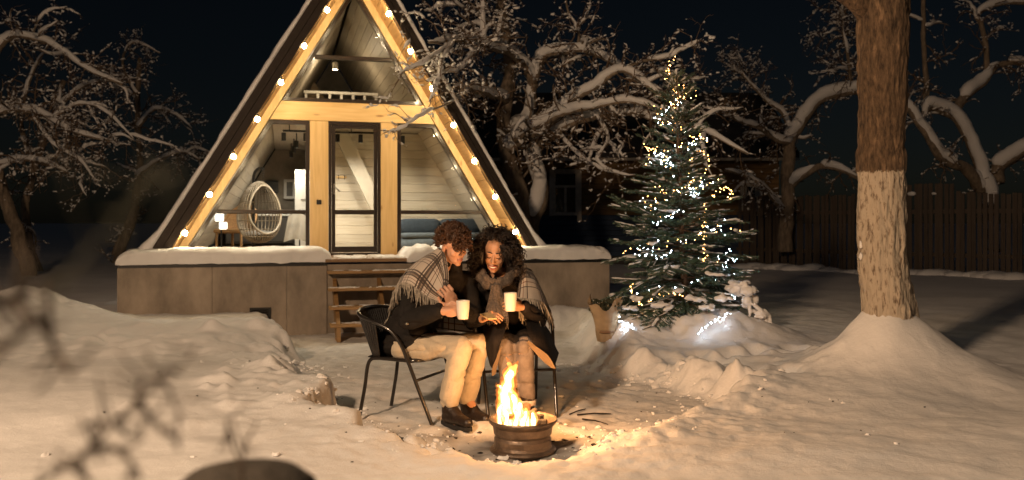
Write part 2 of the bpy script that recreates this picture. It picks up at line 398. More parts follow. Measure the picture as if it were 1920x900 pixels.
nt.links.new(m2.outputs[0], b.inputs['Base Color'])
gm.materials.append(GM)
tag(link('ground', gm), kind='structure')
# loose snow crumbs along the shovelled edges: too many to count
mb = MB(); cr = random.Random(11); k = 0
cx = np.array([cr.uniform(-2.6, 2.2) for _ in range(9000)]); cy = np.array([cr.uniform(4.3, 8.6) for _ in range(9000)])
dd = sdf_poly(cx, cy, CLEAR); hz = ground_h(cx, cy)
for i in range(9000):
    w = math.exp(-(dd[i]/.16)**2) + .02
    if cr.random() < w*.75:
        r_ = .004 + .022*cr.random()**5; mb.ell((cx[i], cy[i], hz[i]+r_*.2), (r_*cr.uniform(.8,1.5), r_*cr.uniform(.7,1.2), r_*.7), seg=6, rings=4, jit=.4, seed=i)
for i in range(420):                                             # along the cut block and round the fire
    a = cr.uniform(0, 6.28); q = cr.gauss(.55, .1); x_, y_ = q*math.cos(a)*1.25, 4.95 + q*math.sin(a)*.8
    if i % 3 == 0: x_, y_ = cr.gauss(-1.05, .14), cr.gauss(5.42, .12)
    r_ = .003 + .009*cr.random()**3; mb.ell((x_, y_, gh(x_, y_)+r_*.3), (r_, r_, r_*.75), seg=6, rings=4, jit=.22, seed=i)
tag(mb.build('snow_crumbs', SNOW, None, False), 'loose crumbs of snow scattered along the shovelled edges', 'snow', kind='stuff')
# ------------------------------------------------------------------ A-frame cabin (local x = along facade, -y = towards the yard, z up from the deck)
TH = R(15); HO = Vector(((664-960)/FPX*13.0, 13.0, .82)); _c, _s = math.cos(TH), math.sin(TH)
def HL(px, py, yl):
    ox = HO.x - yl*_s; oy = HO.y + yl*_c; k = (px-960)/FPX
    u = (k*oy - ox)/(_c - k*_s); d = oy + u*_s
    return u, HCAM - (py-YH)/FPX*d - HO.z
def HW(x, y, z): return Vector((HO.x + x*_c - y*_s, HO.y + x*_s + y*_c, HO.z + z))
PINE = wood('pine_beam', (.74,.53,.26), (.60,.40,.17), 'z', 2.2)
PINEX = wood('pine_beam_across', (.74,.53,.26), (.60,.40,.17), 'x', 2.2)
PINEY = wood('pine_plank', (.58,.36,.15), (.42,.24,.09), 'y', 2.5)
PALE = wood('whitewashed_plank', (.50,.45,.365), (.41,.36,.285), 'x', 2.4, knots=False)
PALEY = wood('whitewashed_ceiling_plank', (.50,.45,.37), (.41,.36,.29), 'y', 2.4, knots=False)
DARKM = mat('dark_brown_metal', (.034,.025,.020), .6, var=.25, vscale=9, bump=.06, bscale=90, spec=.2)
FRAME = mat('window_frame', (.024,.016,.012), .32, var=.2, vscale=5, coat=.2)
BLACK = mat('black_metal', (.012,.012,.012), .35)
GLASS = glass('window_glass', (.93,.94,.93))
WHITE = mat('white_paint', (.72,.70,.66), .5, var=.08, vscale=4)
house = empty('a_frame_cabin', HO, TH, 'A-frame timber cabin with glazed gable and dark steep roof', 'cabin')
HWD, SLP = 2.455, 1.665
SA, CA = .5147, .857
def SL(s, n, sx): return (sx*(HWD - SA*s + CA*n), CA*s + SA*n)
def apex(n): return (0.0, CA*(HWD + CA*n)/SA + SA*n)
def xin(z): return HWD - z/SLP
def slab(mb, s0, n0, n1, y0, y1, sx):
    mb.prism([SL(s0, n0, sx), SL(s0, n1, sx), apex(n1), apex(n0)], y0, y1)
for sx in (-1, 1):
    mb = MB(); slab(mb, -.06, .012, .128, -.012, .13, sx); mb.build('rake_board', PINE, house)
    o = MB(); slab(o, -.14, .138, .315 if sx < 0 else .255, -.76, 6.3, sx); ro = o.build('roof', DARKM, house)
    for a, b_ in (((.125, .222), (.228, .33)) if sx < 0 else ((.125, .192), (.198, .27))):
        mb = MB(); slab(mb, -.16 if a < .15 else -.02, a, b_, -.80 if a > .15 else -.79, -.762, sx); mb.build('fascia_board', DARKM, ro)
    # soffit planks under the overhang, each a board of its own
    s_ = -.1; k = 0
    while s_ < 5.0:
        w = .34; mb = MB()
        q = [SL(s_+.004, .112, sx), SL(s_+.004, .134, sx), SL(min(s_+w-.004, 4.95), .134, sx), SL(min(s_+w-.004, 4.95), .112, sx)]
        mb.prism(q, -.755, -.016); mb.build('soffit_plank', PINEY, ro); s_ += w; k += 1
    # lying snow on the slope
    rows = []; N_ = 70; rr = random.Random(31+sx)
    dn = 0 if sx < 0 else -.06
    for i in range(N_+1):
        s0 = -.3 + 6.0*i/N_
        row = []
        th_ = .05 + .018*mnoise.noise((s0*1.7, sx*3.0, 0)) + .012*mnoise.noise((s0*7, sx*3.0, 4))
        if s0 < .25: th_ += .10*(.25-s0)/.5
        for (yy, nn) in ((-.76, .318+dn), (-.795, .335+dn), (-.815, .34+dn+th_*.55), (-.80, .335+dn+th_), (-.68, .35+dn+th_*1.15), (0.3, .36+dn+th_*1.2), (2.5, .36+dn+th_), (6.2, .35+dn+th_)):
            yj = .015*mnoise.noise((s0*9, yy*3, sx))
            x, z = SL(s0, nn, sx); row.append((x, yy+yj, z))
        rows.append(row)
    mb = MB(); mb.grid(rows); sn = mb.build('roof_snow', SNOW, ro, True)
# ridge snow knob and posts
mb = MB(); mb.bbox((-.655, 0, -.02), (-.385, .13, 2.025), .006); mb.build('post', PINE, house)
mb = MB(); mb.bbox((.405, 0, -.02), (.655, .13, 2.025), .006); mb.build('post', PINE, house)
mb = MB(); mb.prism([(-xin(2.03)-.0, 2.03), (xin(2.03), 2.03), (xin(2.31), 2.31), (-xin(2.31), 2.31)], .004, .134); mb.build('cross_beam', PINEX, house)
mb = MB(); mb.box((-2.6, -.02, -.10), (2.6, .14, -.022)); mb.build('sill_beam', PINEX, house)
# small black switch on the left post
a = HL(598, 379, -.01); mb = MB(); mb.bbox((a[0]-.035, -.022, a[1]-.035), (a[0]+.035, -.001, a[1]+.035), .006); mb.build('light_switch', BLACK, house)
def strip(mb, p, q, w, y0, y1):               # bar between two (x,z) points, width w
    p, q = Vector((p[0], p[1])), Vector((q[0], q[1])); t = (q-p).normalized(); n = Vector((-t.y, t.x))*w/2
    mb.prism([tuple(p-n), tuple(q-n), tuple(q+n), tuple(p+n)], y0, y1)
def inset(poly, w):
    n = len(poly); c = Vector((sum(p[0] for p in poly)/n, sum(p[1] for p in poly)/n)); out = []
    L = []
    for i in range(n):
        p, q = Vector(poly[i]), Vector(poly[(i+1) % n]); t = (q-p).normalized(); nn = Vector((-t.y, t.x))
        if nn.dot(c-p) < 0: nn = -nn
        L.append((p+nn*w, t))
    for i in range(n):
        (p, t), (q, u) = L[i-1], L[i]
        den = t.x*u.y - t.y*u.x; k = ((q-p).x*u.y - (q-p).y*u.x)/den; out.append(tuple(p+t*k))
    return out
def window(name, poly, bar_z, fw=.055):
    mid = inset(poly, fw); root = None
    n = len(poly); mb = MB()
    for i in range(n):
        a, b_ = poly[i], poly[(i+1) % n]; c_, d_ = mid[(i+1) % n], mid[i]
        mb.prism([a, b_, c_, d_], .012 + .001*i, .115)
    fr = mb.build(name, FRAME, house)
    # transom bar
    xsb = []
    for i in range(n):
        (x0, z0), (x1, z1) = mid[i], mid[(i+1) % n]
        if (z0-bar_z)*(z1-bar_z) < 0: xsb.append(x0+(x1-x0)*(bar_z-z0)/(z1-z0))
    x0, x1 = min(xsb), max(xsb); mb = MB(); mb.bbox((x0+.002, .02, bar_z-.03), (x1-.002, .105, bar_z+.03), .008); mb.build('transom', FRAME, fr)
    lo = [p for p in mid if p[1] < bar_z]; hi = [p for p in mid if p[1] > bar_z]
    def clip(keep):
        out = []
        for i in range(n):
            p, q = mid[i], mid[(i+1) % n]; ip = keep(p[1]); iq = keep(q[1])
            if ip: out.append(p)
            if ip != iq:
                t = (bar_z-p[1])/(q[1]-p[1]); out.append((p[0]+(q[0]-p[0])*t, bar_z))
        return out
    for keep in (lambda z: z < bar_z, lambda z: z > bar_z):
        pg = clip(keep); mb = MB(); mb.prism(pg, .060, .066); mb.build('pane', GLASS, fr)
    return fr
g_ = .008
window('window', [(-xin(0)+g_, 0), (-.662, 0), (-.662, 2.022), (-xin(2.022)+g_, 2.022)], .652)
window('window', [(.662, 0), (xin(0)-g_, 0), (xin(2.022)-g_, 2.022), (.662, 2.022)], .652)
window('window', [(-xin(2.318)+g_, 2.318), (xin(2.318)-g_, 2.318), (0, apex(0)[1]-.02)], 3.0, .05)
# door
dr = MB()
D0, D1, DZ = -.378, .398, 2.022
dr.prism([(D0, -.015), (D0+.04, -.015), (D0+.04, DZ-.002), (D0, DZ-.002)], .0, .12); dr.prism([(D1-.04, -.015), (D1, -.015), (D1, DZ-.002), (D1-.04, DZ-.002)], .0, .12)
dr.prism([(D0+.04, DZ-.04), (D1-.04, DZ-.04), (D1-.04, DZ-.003), (D0+.04, DZ-.003)], .002, .118); dr.prism([(D0+.04, -.014), (D1-.04, -.014), (D1-.04, .03), (D0+.04, .03)], .002, .118)
do = dr.build('door', FRAME, house)
lf = MB(); a0, a1, b0, b1 = D0+.046, D1-.046, .036, DZ-.046
for q in ([(a0,b0),(a0+.052,b0),(a0+.052,b1),(a0,b1)], [(a1-.052,b0),(a1,b0),(a1,b1),(a1-.052,b1)]): lf.prism(q, .02, .085)
for q in ([(a0+.052,b1-.05),(a1-.052,b1-.05),(a1-.052,b1-.002),(a0+.052,b1-.002)], [(a0+.052,b0+.002),(a1-.052,b0+.002),(a1-.052,b0+.09),(a0+.052,b0+.09)], [(a0+.052,.615),(a1-.052,.615),(a1-.052,.685),(a0+.052,.685)]): lf.prism(q, .024, .082)
lf.build('door_leaf', FRAME, do)
for z0, z1 in ((.128,.613), (.687, b1-.052)):
    mb = MB(); mb.box((a0+.053, .05, z0), (a1-.053, .056, z1)); mb.build('pane', GLASS, do)
mb = MB(); mb.bbox((a0+.02, -.0, .92), (a0+.05, .019, 1.08), .004); mb.tube([(a0+.035,0,1.03),(a0+.035,-.045,1.03),(a0+.05,-.05,1.02),(a0+.12,-.05,.96)], .011, 8); mb.tube([(a0+.035,0,.95),(a0+.035,-.02,.95)], .013, 8); mb.build('handle', mat('handle_metal', (.25,.23,.2), .3, metal=1), do)
# interior shell
mb = MB(); mb.box((-2.42, .14, -.09), (2.42, 6.1, -.02)); mb.build('floor', wood('floor_boards', (.26,.19,.12), (.18,.12,.07), 'y', 2), house)
CONC_D = mat('dark_plaster', (.30,.26,.21), .8, var=.45, vscale=2.2, bump=.3, bscale=7)
mb = MB(); mb.prism([(-xin(0), -.02), (xin(0), -.02), (0, apex(0)[1])], 6.0, 6.1); mb.build('back_wall', CONC_D, house)
mb = MB(); mb.prism([(-xin(2.06)+.005, 2.06), (xin(2.06)-.005, 2.06), (xin(2.19)-.005, 2.19), (-xin(2.19)+.005, 2.19)], .17, 5.98); mb.build('upper_floor', PALEY, house)
for sx in (-1, 1):                            # sloping ceiling planks
    for k in range(31):
        s_ = .02 + k*.158
        if s_ > 4.7: break
        e_ = min(s_+.155, 4.785); mb = MB(); mb.prism([SL(s_+.003, .02, sx), SL(e_, .02, sx), SL(e_, .045, sx), SL(s_+.003, .045, sx)], .14, 5.99); mb.build('ceiling_plank', PALEY, house)
for k in range(14):                           # plank partition seen through door and right window
    z0 = -.01 + k*.147; z1 = min(z0+.145, 2.05); x1 = xin(z0)+.03
    mb = MB(); mb.bbox((-.52, 1.75, z0), (x1, 1.80, z1), .006); mb.build('wall_plank', PALE, house)
mb = MB(); mb.box((-.56, 1.74, -.01), (-.525, 3.4, 2.05)); mb.build('partition_end', PALE, house)
# stair stringer and upper wood panel behind the door glass
pts = [HL(622, 240, 1.35), HL(652, 240, 1.35), HL(716, 380, 1.35), HL(716, 420, 1.35), HL(697, 396, 1.35)]
mb = MB(); mb.prism([(p[0], min(p[1], 2.04)) for p in pts][::-1], 1.33, 1.42); mb.build('stair_stringer', mat('pale_board', (.30,.27,.22), .6, var=.1, vscale=5), house)
a = HL(640, 332, 1.74); mb = MB(); mb.bbox((a[0]-.09, 1.725, a[1]-.02), (a[0]+.09, 1.748, a[1]+.02), .004)
hk = mb.build('hook_rail', PINEX, house)
for k in range(2):
    mb = MB(); x = a[0]-.05+k*.1; mb.tube([(x,1.724,a[1]+.03),(x,1.70,a[1]+.01),(x,1.69,a[1]-.04),(x,1.68,a[1]-.02)], .006, 6); mb.build('hook', BLACK, hk)
# upper-floor balustrade
bal = MB(); zt = 2.92; hw = xin(zt)-.02
bal.bbox((-hw, 2.96, zt-.05), (hw, 3.04, zt), .006); br = bal.build('balustrade', WHITE, house)
for k in range(7):
    x = -hw + .02 + (2*hw-.08)*k/6; mb = MB(); mb.bbox((x, 2.965, 2.2), (x+.045, 3.035, zt-.052), .005); mb.build('baluster', WHITE, br)
# upper room: gable partition further back with a dark sloping niche
mb = MB(); mb.prism([(-.95, 2.2), (.25, 2.2), (-.45, 3.3)], 4.3, 4.36); mb.build('gable_panel', mat('brown_panel', (.25,.18,.11), .7, var=.2), house)
# back wall pieces: niche with dark screen, small picture frame, white inner door
a = HL(496, 339, 5.95); b_ = HL(522, 362, 5.95); mb = MB(); mb.bbox((a[0], 5.93, b_[1]), (b_[0], 5.995, a[1]), .01); nm = mb.build('dark_niche', mat('niche', (.03,.035,.04), .25), house)
# ------------------------------------------------------------------ things in the cabin
def hempty(name, x, y, z, label, cat, rz=0): return empty(name, HW(x, y, z), TH+rz, label, cat)
a = HL(532, 336, 5.9); b_ = HL(554, 373, 5.9); w = b_[0]-a[0]; h = a[1]-b_[1]
pf = hempty('picture_frame', a[0], 5.9, b_[1], 'small white square frame hanging on the dark back wall inside the cabin', 'picture frame')
for q in (((0,0,0),(w,.05,.06)), ((0,0,h-.06),(w,.05,h)), ((0,0,.061),(.06,.05,h-.061)), ((w-.06,0,.061),(w,.05,h-.061))):
    mb = MB(); mb.bbox(*q, .006); mb.build('frame_bar', WHITE, pf)
mb = MB(); mb.box((.06,.03,.06),(w-.06,.045,h-.06)); mb.build('picture', mat('grey_picture', (.16,.15,.14), .5, var=.4, vscale=6), pf)
a = HL(553, 318, 4.6); b_ = HL(590, 470, 4.6)
idr = hempty('inner_door', a[0], 4.6, 0, 'tall white panelled door standing open inside the cabin', 'door')
mb = MB(); mb.bbox((0,0,0),(.75,.05,a[1]), .006); mb.build('door_leaf', WHITE, idr)
for z0, z1 in ((.15,.8),(.95,a[1]-.15)):
    mb = MB(); mb.bbox((.12,-.02,z0),(.63,-.001,z1), .012); mb.build('panel', WHITE, idr)
# hanging egg chair of cane on a curved stand
cane = mat('cane', (.25,.21,.16), .5, var=.25, vscale=30)
EY = 1.3; e0 = HL(486, 398, EY); ex, ez = e0
egg = hempty('hanging_egg_chair', ex, EY, 0, 'round cane egg chair hanging from a black stand behind the left window', 'egg chair')
mb = MB(); 
rt = HL(475, 305, EY); 
pole = [(-.10,.32,0), (-.10,.34,.6), (-.10,.30,1.1), (-.08,.22,1.3), (0.0,.1,1.38), (.06,.0,1.36)]
mb.tube(spline(pole, 6), .025, 8); mb.build('stand_pole', BLACK, egg)
mb = MB(); mb.lathe([(.40,.0),(.42,.0),(.42,.03),(.40,.03)], 28, (0,.2,0), True); mb.build('stand_base', BLACK, egg)
mb = MB()
for k in range(6): mb.lathe([(.012,0),(.018,0),(.018,.006),(.012,.006)], 8, (.06,0,1.34-.028*k), True)
mb.build('chain', BLACK, egg)
ca, cb, cz = .34, .36, ez; hh = .50
def eggp(a, p):                               # a azimuth, p polar -90..90
    rr_ = math.cos(p)*(1.0 - .18*math.sin(p)); return Vector((ca*rr_*math.cos(a), cb*rr_*math.sin(a), cz + hh*math.sin(p)))
OPEN = R(-62); W0 = 1.0
mb = MB()
for k in range(34):                           # ribs run over the shell, leaving the opening towards the yard on the right
    a = 2*math.pi*k/34; da = (a-OPEN+math.pi) % (2*math.pi) - math.pi
    lim = abs(da)/W0
    seg = [[]]
    for j in range(25):
        p = R(-88 + 176*j/24); hole = (da/.95)**2 + ((p-R(8))/R(52))**2 < 1
        if hole: seg.append([])
        else: seg[-1].append(eggp(a, p))
    for sg in seg:
        if len(sg) > 2: mb.tube(sg, .009, 5)
mb.build('cane_ribs', cane, egg)
mb = MB()
for p_ in (-70, -52, -34, -16, 2, 20, 38, 56, 74):
    p = R(p_); seg = [[]]
    for j in range(49):
        a = OPEN + math.pi*2*j/48; da = (a-OPEN+math.pi) % (2*math.pi) - math.pi
        if (da/.95)**2 + ((p-R(8))/R(52))**2 < 1: seg.append([])
        else: seg[-1].append(eggp(a, p))
    for sg in seg:
        if len(sg) > 1: mb.tube(sg, .008, 5)
mb.build('cane_hoops', cane, egg)
mb = MB(); rim = []
for j in range(41):
    t = 2*math.pi*j/40; rim.append(eggp(OPEN + .95*math.cos(t), R(8) + R(52)*math.sin(t)))
mb.tube(rim, .018, 7); mb.build('opening_rim', cane, egg)
mb = MB(); mb.ell((0,.02,cz-.36),(.26,.26,.07), seg=16, rings=8); mb.build('seat_cushion', mat('grey_cushion', (.12,.11,.10), .9), egg)
# wicker armchair
a = HL(444, 455, 2.7); wk = mat('honey_wicker', (.42,.24,.10), .6, var=.35, vscale=40, bump=.4, bscale=120)
wc = hempty('wicker_armchair', a[0], 2.7, 0, 'honey coloured wicker armchair beside the egg chair in the cabin', 'armchair', R(-30))
mb = MB(); mb.bbox((-.28,-.28,.30),(.28,.28,.38), .02); mb.build('seat', wk, wc)
rows = []
for j in range(7):
    row = []
    for k in range(19):
        t = math.pi*(k/18); rr_ = .30 + .03*j/6; row.append((rr_*math.cos(t), rr_*math.sin(t)*.95, .30+(.15+.35*math.sin(t))*j/6))
    rows.append(row)
mb = MB(); mb.grid(rows); mb.tube(rows[-1], .025, 7); mb.build('backrest', wk, wc, True)
for x, y in ((-.25,-.25),(.25,-.25),(-.22,.2),(.22,.2)):
    mb = MB(); mb.tube([(x,y,0),(x*.96,y*.96,.3)], .022, 7); mb.build('leg', wk, wc)
# glowing cube lamp
a = HL(415, 415, 1.6); lamp = hempty('cube_lamp', a[0], 1.6, 0, 'lamp with two stacked glowing white cubes at the left corner inside the cabin', 'lamp')
mb = MB(); mb.lathe([(0,0),(.09,0),(.09,.02),(.012,.03),(.012,a[1]-.14),(0,a[1]-.14)], 14); mb.build('stand', BLACK, lamp)
CUBE = emit('cube_glow', (1,.93,.80), 3.0)
for dx, dz, s_ in ((-.03,.0,.13),(.03,-.13,.12)):
    mb = MB(); mb.bbox((dx-s_/2,-s_/2,a[1]+dz-.0),(dx+s_/2,s_/2,a[1]+dz+s_-.003), .012); mb.build('glowing_cube', CUBE, lamp)
# clothes stand with a grey cloth
a = HL(556, 400, .95); cs = hempty('clothes_stand', a[0], .95, 0, 'grey cloth on a black hanger at the edge of the left window', 'clothes stand')
mb = MB(); mb.lathe([(0,0),(.14,0),(.14,.015),(.012,.02),(.012,a[1]+.06),(0,a[1]+.06)], 14, (.05,.1,0)); mb.tube([(-.13,0,a[1]-.05),(0.02,0,a[1]+.02),(.16,0,a[1]-.03)], .012, 6); mb.tube([(0.02,0,a[1]+.02),(.05,.1,a[1]+.05)], .006, 6); mb.build('hanger', BLACK, cs)
rows = []
for j in range(12):
    t = j/11; row = []
    for k in range(17):
        u = k/16; x = lerp(-.13, .16, u)*(1+.25*t) - .04*t; row.append((x, -.02 + .025*math.sin(u*14+t*2)*t, a[1]-.045 + .05*math.sin(u*math.pi) - t*.42))
    rows.append(row)
mb = MB(); mb.grid(rows); mb.build('cloth', mat('grey_cloth', (.30,.29,.27), .9, var=.15), cs, True)
# side cabinet along back
a = HL(440, 432, 4.8); cbm = hempty('low_cabinet', a[0], 5.2, 0, 'low dark cabinet along the back wall inside the cabin', 'cabinet')
mb = MB(); mb.bbox((-.2,0,.05),(1.9,.5,.62), .01); mb.build('carcass', mat('dark_cabinet', (.05,.045,.04), .5), cbm)
for k in range(3):
    mb = MB(); mb.bbox((-.18+k*.69,-.02,.09),(.48+k*.69,-.001,.58), .006); mb.build('cabinet_door', mat('dark_cabinet', (.05,.045,.04), .5), cbm)
mb = MB(); mb.bbox((-.22,-.03,.622),(1.92,.5,.66), .008); mb.build('worktop', WHITE, cbm)
# blue sofa
BLUE = mat('slate_blue_fabric', (.032,.046,.064), .9, var=.2, vscale=20, bump=.2, bscale=150); BLUE2 = mat('pale_blue_fabric', (.085,.105,.125), .9, var=.15, vscale=20, bump=.2, bscale=150)
a = HL(752, 455, .9); so = hempty('sofa', a[0]+.02, .85, 0, 'slate blue sofa standing behind the right window', 'sofa')
def cushion(mb, lo, hi, r=.05):
    c = [(l+h_)/2 for l, h_ in zip(lo, hi)]; e = [(h_-l)/2 for l, h_ in zip(lo, hi)]
    vs_ = []; n = 8; rows = []
    for i in range(n+1):
        row = []
        for k in range(17):
            p = -math.pi/2 + math.pi*i/n; a_ = 2*math.pi*k/16
            def sp(c_, ): return math.copysign(abs(c_)**.35, c_)
            row.append((c[0]+e[0]*sp(math.cos(p))*sp(math.cos(a_)), c[1]+e[1]*sp(math.cos(p))*sp(math.sin(a_)), c[2]+e[2]*sp(math.sin(p))))
        rows.append(row)
    mb.grid(rows)
mb = MB(); cushion(mb, (0,.0,.0), (1.45,.8,.24)); mb.build('seat_base', BLUE2, so, True)
for k in range(2):
    mb = MB(); cushion(mb, (.02+k*.71,.02,.22), (.71+k*.71,.6,.32)); mb.build('seat_cushion', BLUE2, so, True)
    mb = MB(); cushion(mb, (.02+k*.71,.45,.30), (.71+k*.71,.68,.56)); mb.build('back_cushion', BLUE, so, True)
mb = MB(); cushion(mb, (0,.62,.0), (1.45,.8,.52)); mb.build('backrest', BLUE, so, True)
# ceiling track with spot heads and their light
tl = hempty('track_light', 0, .55, 2.05, 'black ceiling track with cylindrical spotlights across the cabin front', 'track light')
z_t = HL(600, 247, .55)[1]-2.05
mb = MB(); mb.box((-1.05,-.018,z_t-.015),(-.40,.018,z_t+.015)); mb.box((-.38,-.018,z_t-.014),(.42,.018,z_t+.014)); mb.box((.55,-.018,z_t-.015),(.80,.018,z_t+.015))
for x in (-.95,-.5,0,.35,.6,.75): mb.tube([(x,0,z_t+.01),(x,0,.008)], .008, 6)
mb.build('track', BLACK, tl)
LENS = emit('spot_lens', (1,.80,.52), 14.0)
def spotlight(par, x, y, z, P_, ang=165):
    mb = MB(); mb.lathe([(.0,0),(.035,0),(.035,-.125),(.03,-.125),(.03,-.105),(0,-.105)], 14, (x,y,z)); hd = mb.build('spot_head', BLACK, par)
    mb = MB(); mb.lathe([(0,0),(.028,0),(.028,.003),(0,.003)], 12, (x,y,z-.112)); mb.build('lens', LENS, hd)
    ld = bpy.data.lights.new('spot_beam', 'SPOT'); ld.energy = P_; ld.color = (1,.88,.70); ld.spot_size = R(ang); ld.spot_blend = .8; ld.shadow_soft_size = .03
    lo = bpy.data.objects.new('spot_beam', ld); COL.objects.link(lo); lo.parent = hd; lo.location = (x, y, z-.14)
SPOT_W = 85
for px in (532, 573, 633, 676, 755):
    x = HL(px, 262, .55)[0]; spotlight(tl, x, 0, z_t-.03, SPOT_W)
for i, (px, py) in enumerate(((556,272),(551,282),(546,291))):
    yy = 2.2+i*1.05; x, z = HL(px, py-8, yy)
    ts = hempty('ceiling_spotlight', x, yy, 2.05, ('nearest','middle','farthest')[i] + ' of three black cylinder spotlights under the cabin ceiling', 'spotlight')
    mb = MB(); mb.tube([(0,0,.005),(0,0,z-2.05)], .01, 6); mb.build('stem', BLACK, ts)
    spotlight(ts, 0, 0, z-2.05, SPOT_W)
pl = hempty('pendant_lamp', -.15, 2.3, 3.55, 'small pendant lamp hanging in the upper room', 'lamp')
mb = MB(); mb.tube([(0,0,.05),(0,0,-.2)], .006, 6); mb.build('cord', BLACK, pl)
mb = MB(); mb.lathe([(.02,-.2),(.05,-.22),(.05,-.34),(.045,-.34),(.045,-.23),(0,-.21)], 14); mb.build('shade', WHITE, pl)
ld = bpy.data.lights.new('pendant_bulb', 'POINT'); ld.energy = 20; ld.color = (1,.76,.48); ld.shadow_soft_size = .04
lo = bpy.data.objects.new('pendant_bulb', ld); COL.objects.link(lo); lo.parent = pl; lo.location = (0,0,-.38)
# ------------------------------------------------------------------ festoon lights along the roof edges
BULB = emit('festoon_bulb', (1,.76,.43), 300.0)
for sx in (-1, 1):
    sl = hempty('festoon_lights', sx*2.4, -.74, 0, 'string of warm round bulbs along the %s roof edge of the cabin' % ('left' if sx < 0 else 'right'), 'string lights')
    cord = []; bx = []
    for i in range(7):
        z = .35 + .529*i; s_ = (z - SA*.085)/CA; x, zz = SL(s_, .085, sx); bx.append((x - sx*2.4, 0, zz))
    for i in range(6):
        a, b_ = Vector(bx[i]), Vector(bx[i+1])
        for k in range(8): t = k/8; cord.append(a.lerp(b_, t) + Vector((0, 0, .055 - .09*t*(1-t))))
    cord.append(Vector(bx[-1]) + Vector((0,0,.055)))
    mb = MB(); mb.tube(cord, .006, 5); mb.build('cord', BLACK, sl)
    for p in bx:
        mb = MB(); mb.ell(p, (.033,.033,.036), seg=12, rings=8); bo = mb.build('bulb', BULB, sl, True)
        mb = MB(); mb.tube([(p[0],p[1],p[2]+.034),(p[0],p[1],p[2]+.075)], .018, 8); mb.build('socket', BLACK, bo)
# ------------------------------------------------------------------ terrace of concrete with deck, snow caps and stairs
CONC = mat('shuttered_concrete', (.335,.28,.225), .85, var=.40, vscale=2.6, bump=.35, bscale=16, stretch=(1,1,.55), detail=9)
te = empty('concrete_terrace', HW(0,-1.3,-1.4), TH, 'board-marked concrete terrace wall in front of the cabin', 'terrace')
TL, TR, TZ = -3.1, 3.64, 1.4-.05                # local z of wall top
for k, (x0, x1) in enumerate(((TL, -1.95), (-1.946, -1.0), (-.996, -.47), (.93, 2.3), (2.304, TR))):
    mb = MB(); mb.bbox((x0, .0 + .002*(k % 2), 0), (x1, .2, TZ-.045), .004); mb.build('wall_panel', CONC, te)
mb = MB(); mb.box((-.465, .03, 0), (.925, .2, TZ-.03)); mb.build('recessed_wall', CONC, te)
mb = MB(); mb.box((TL, .21, 0), (TL+.2, 1.2, TZ-.05)); mb.box((TR-.2, .21, 0), (TR, 3.0, TZ-.05)); mb.build('side_wall', CONC, te)
mb = MB(); mb.box((TL+.01, .012, TZ-.044), (-.47, .19, TZ-.006)); mb.box((.93, .012, TZ-.044), (TR-.01, .19, TZ-.006)); mb.build('shadow_gap_strip', BLACK, te)  # black strips standing in for the shadow gap between snow cap and concrete
DECK = wood('deck_board', (.30,.19,.10), (.20,.12,.06), 'x', 3)
for k in range(9):
    y0 = -.02 + k*.146; mb = MB(); x0, x1 = (-.49, .95) if k < 2 else (TL+.02, TR-.02)
    mb.bbox((x0, y0, TZ), (x1, y0+.14, TZ+.045), .006); mb.build('deck_board', DECK, te)
a = HL(468, 577, -1.3); b_ = HL(508, 606, -1.3)
mb = MB(); x0, x1, z0, z1 = a[0], b_[0], b_[1]+1.4-.02, a[1]+1.4
for q in (((x0,-.02,z0),(x1,-.004,z0+.03)), ((x0,-.02,z1-.03),(x1,-.004,z1)), ((x0,-.02,z0+.031),(x0+.03,-.004,z1-.031)), ((x1-.03,-.02,z0+.031),(x1,-.004,z1-.031))): mb.box(*q)
vt = mb.build('air_vent', BLACK, te)
mb = MB(); mb.box((x0+.03,-.006,z0+.03),(x1-.03,-.003,z1-.03)); mb.build('vent_dark', mat('vent_black', (.005,.005,.005), .9), vt)
for k in range(5):
    zz = z0+.05+k*(z1-z0-.1)/4; mb = MB(); mb.box((x0+.031,-.016,zz-.006),(x1-.031,-.007,zz+.006)); mb.build('louvre', BLACK, vt)
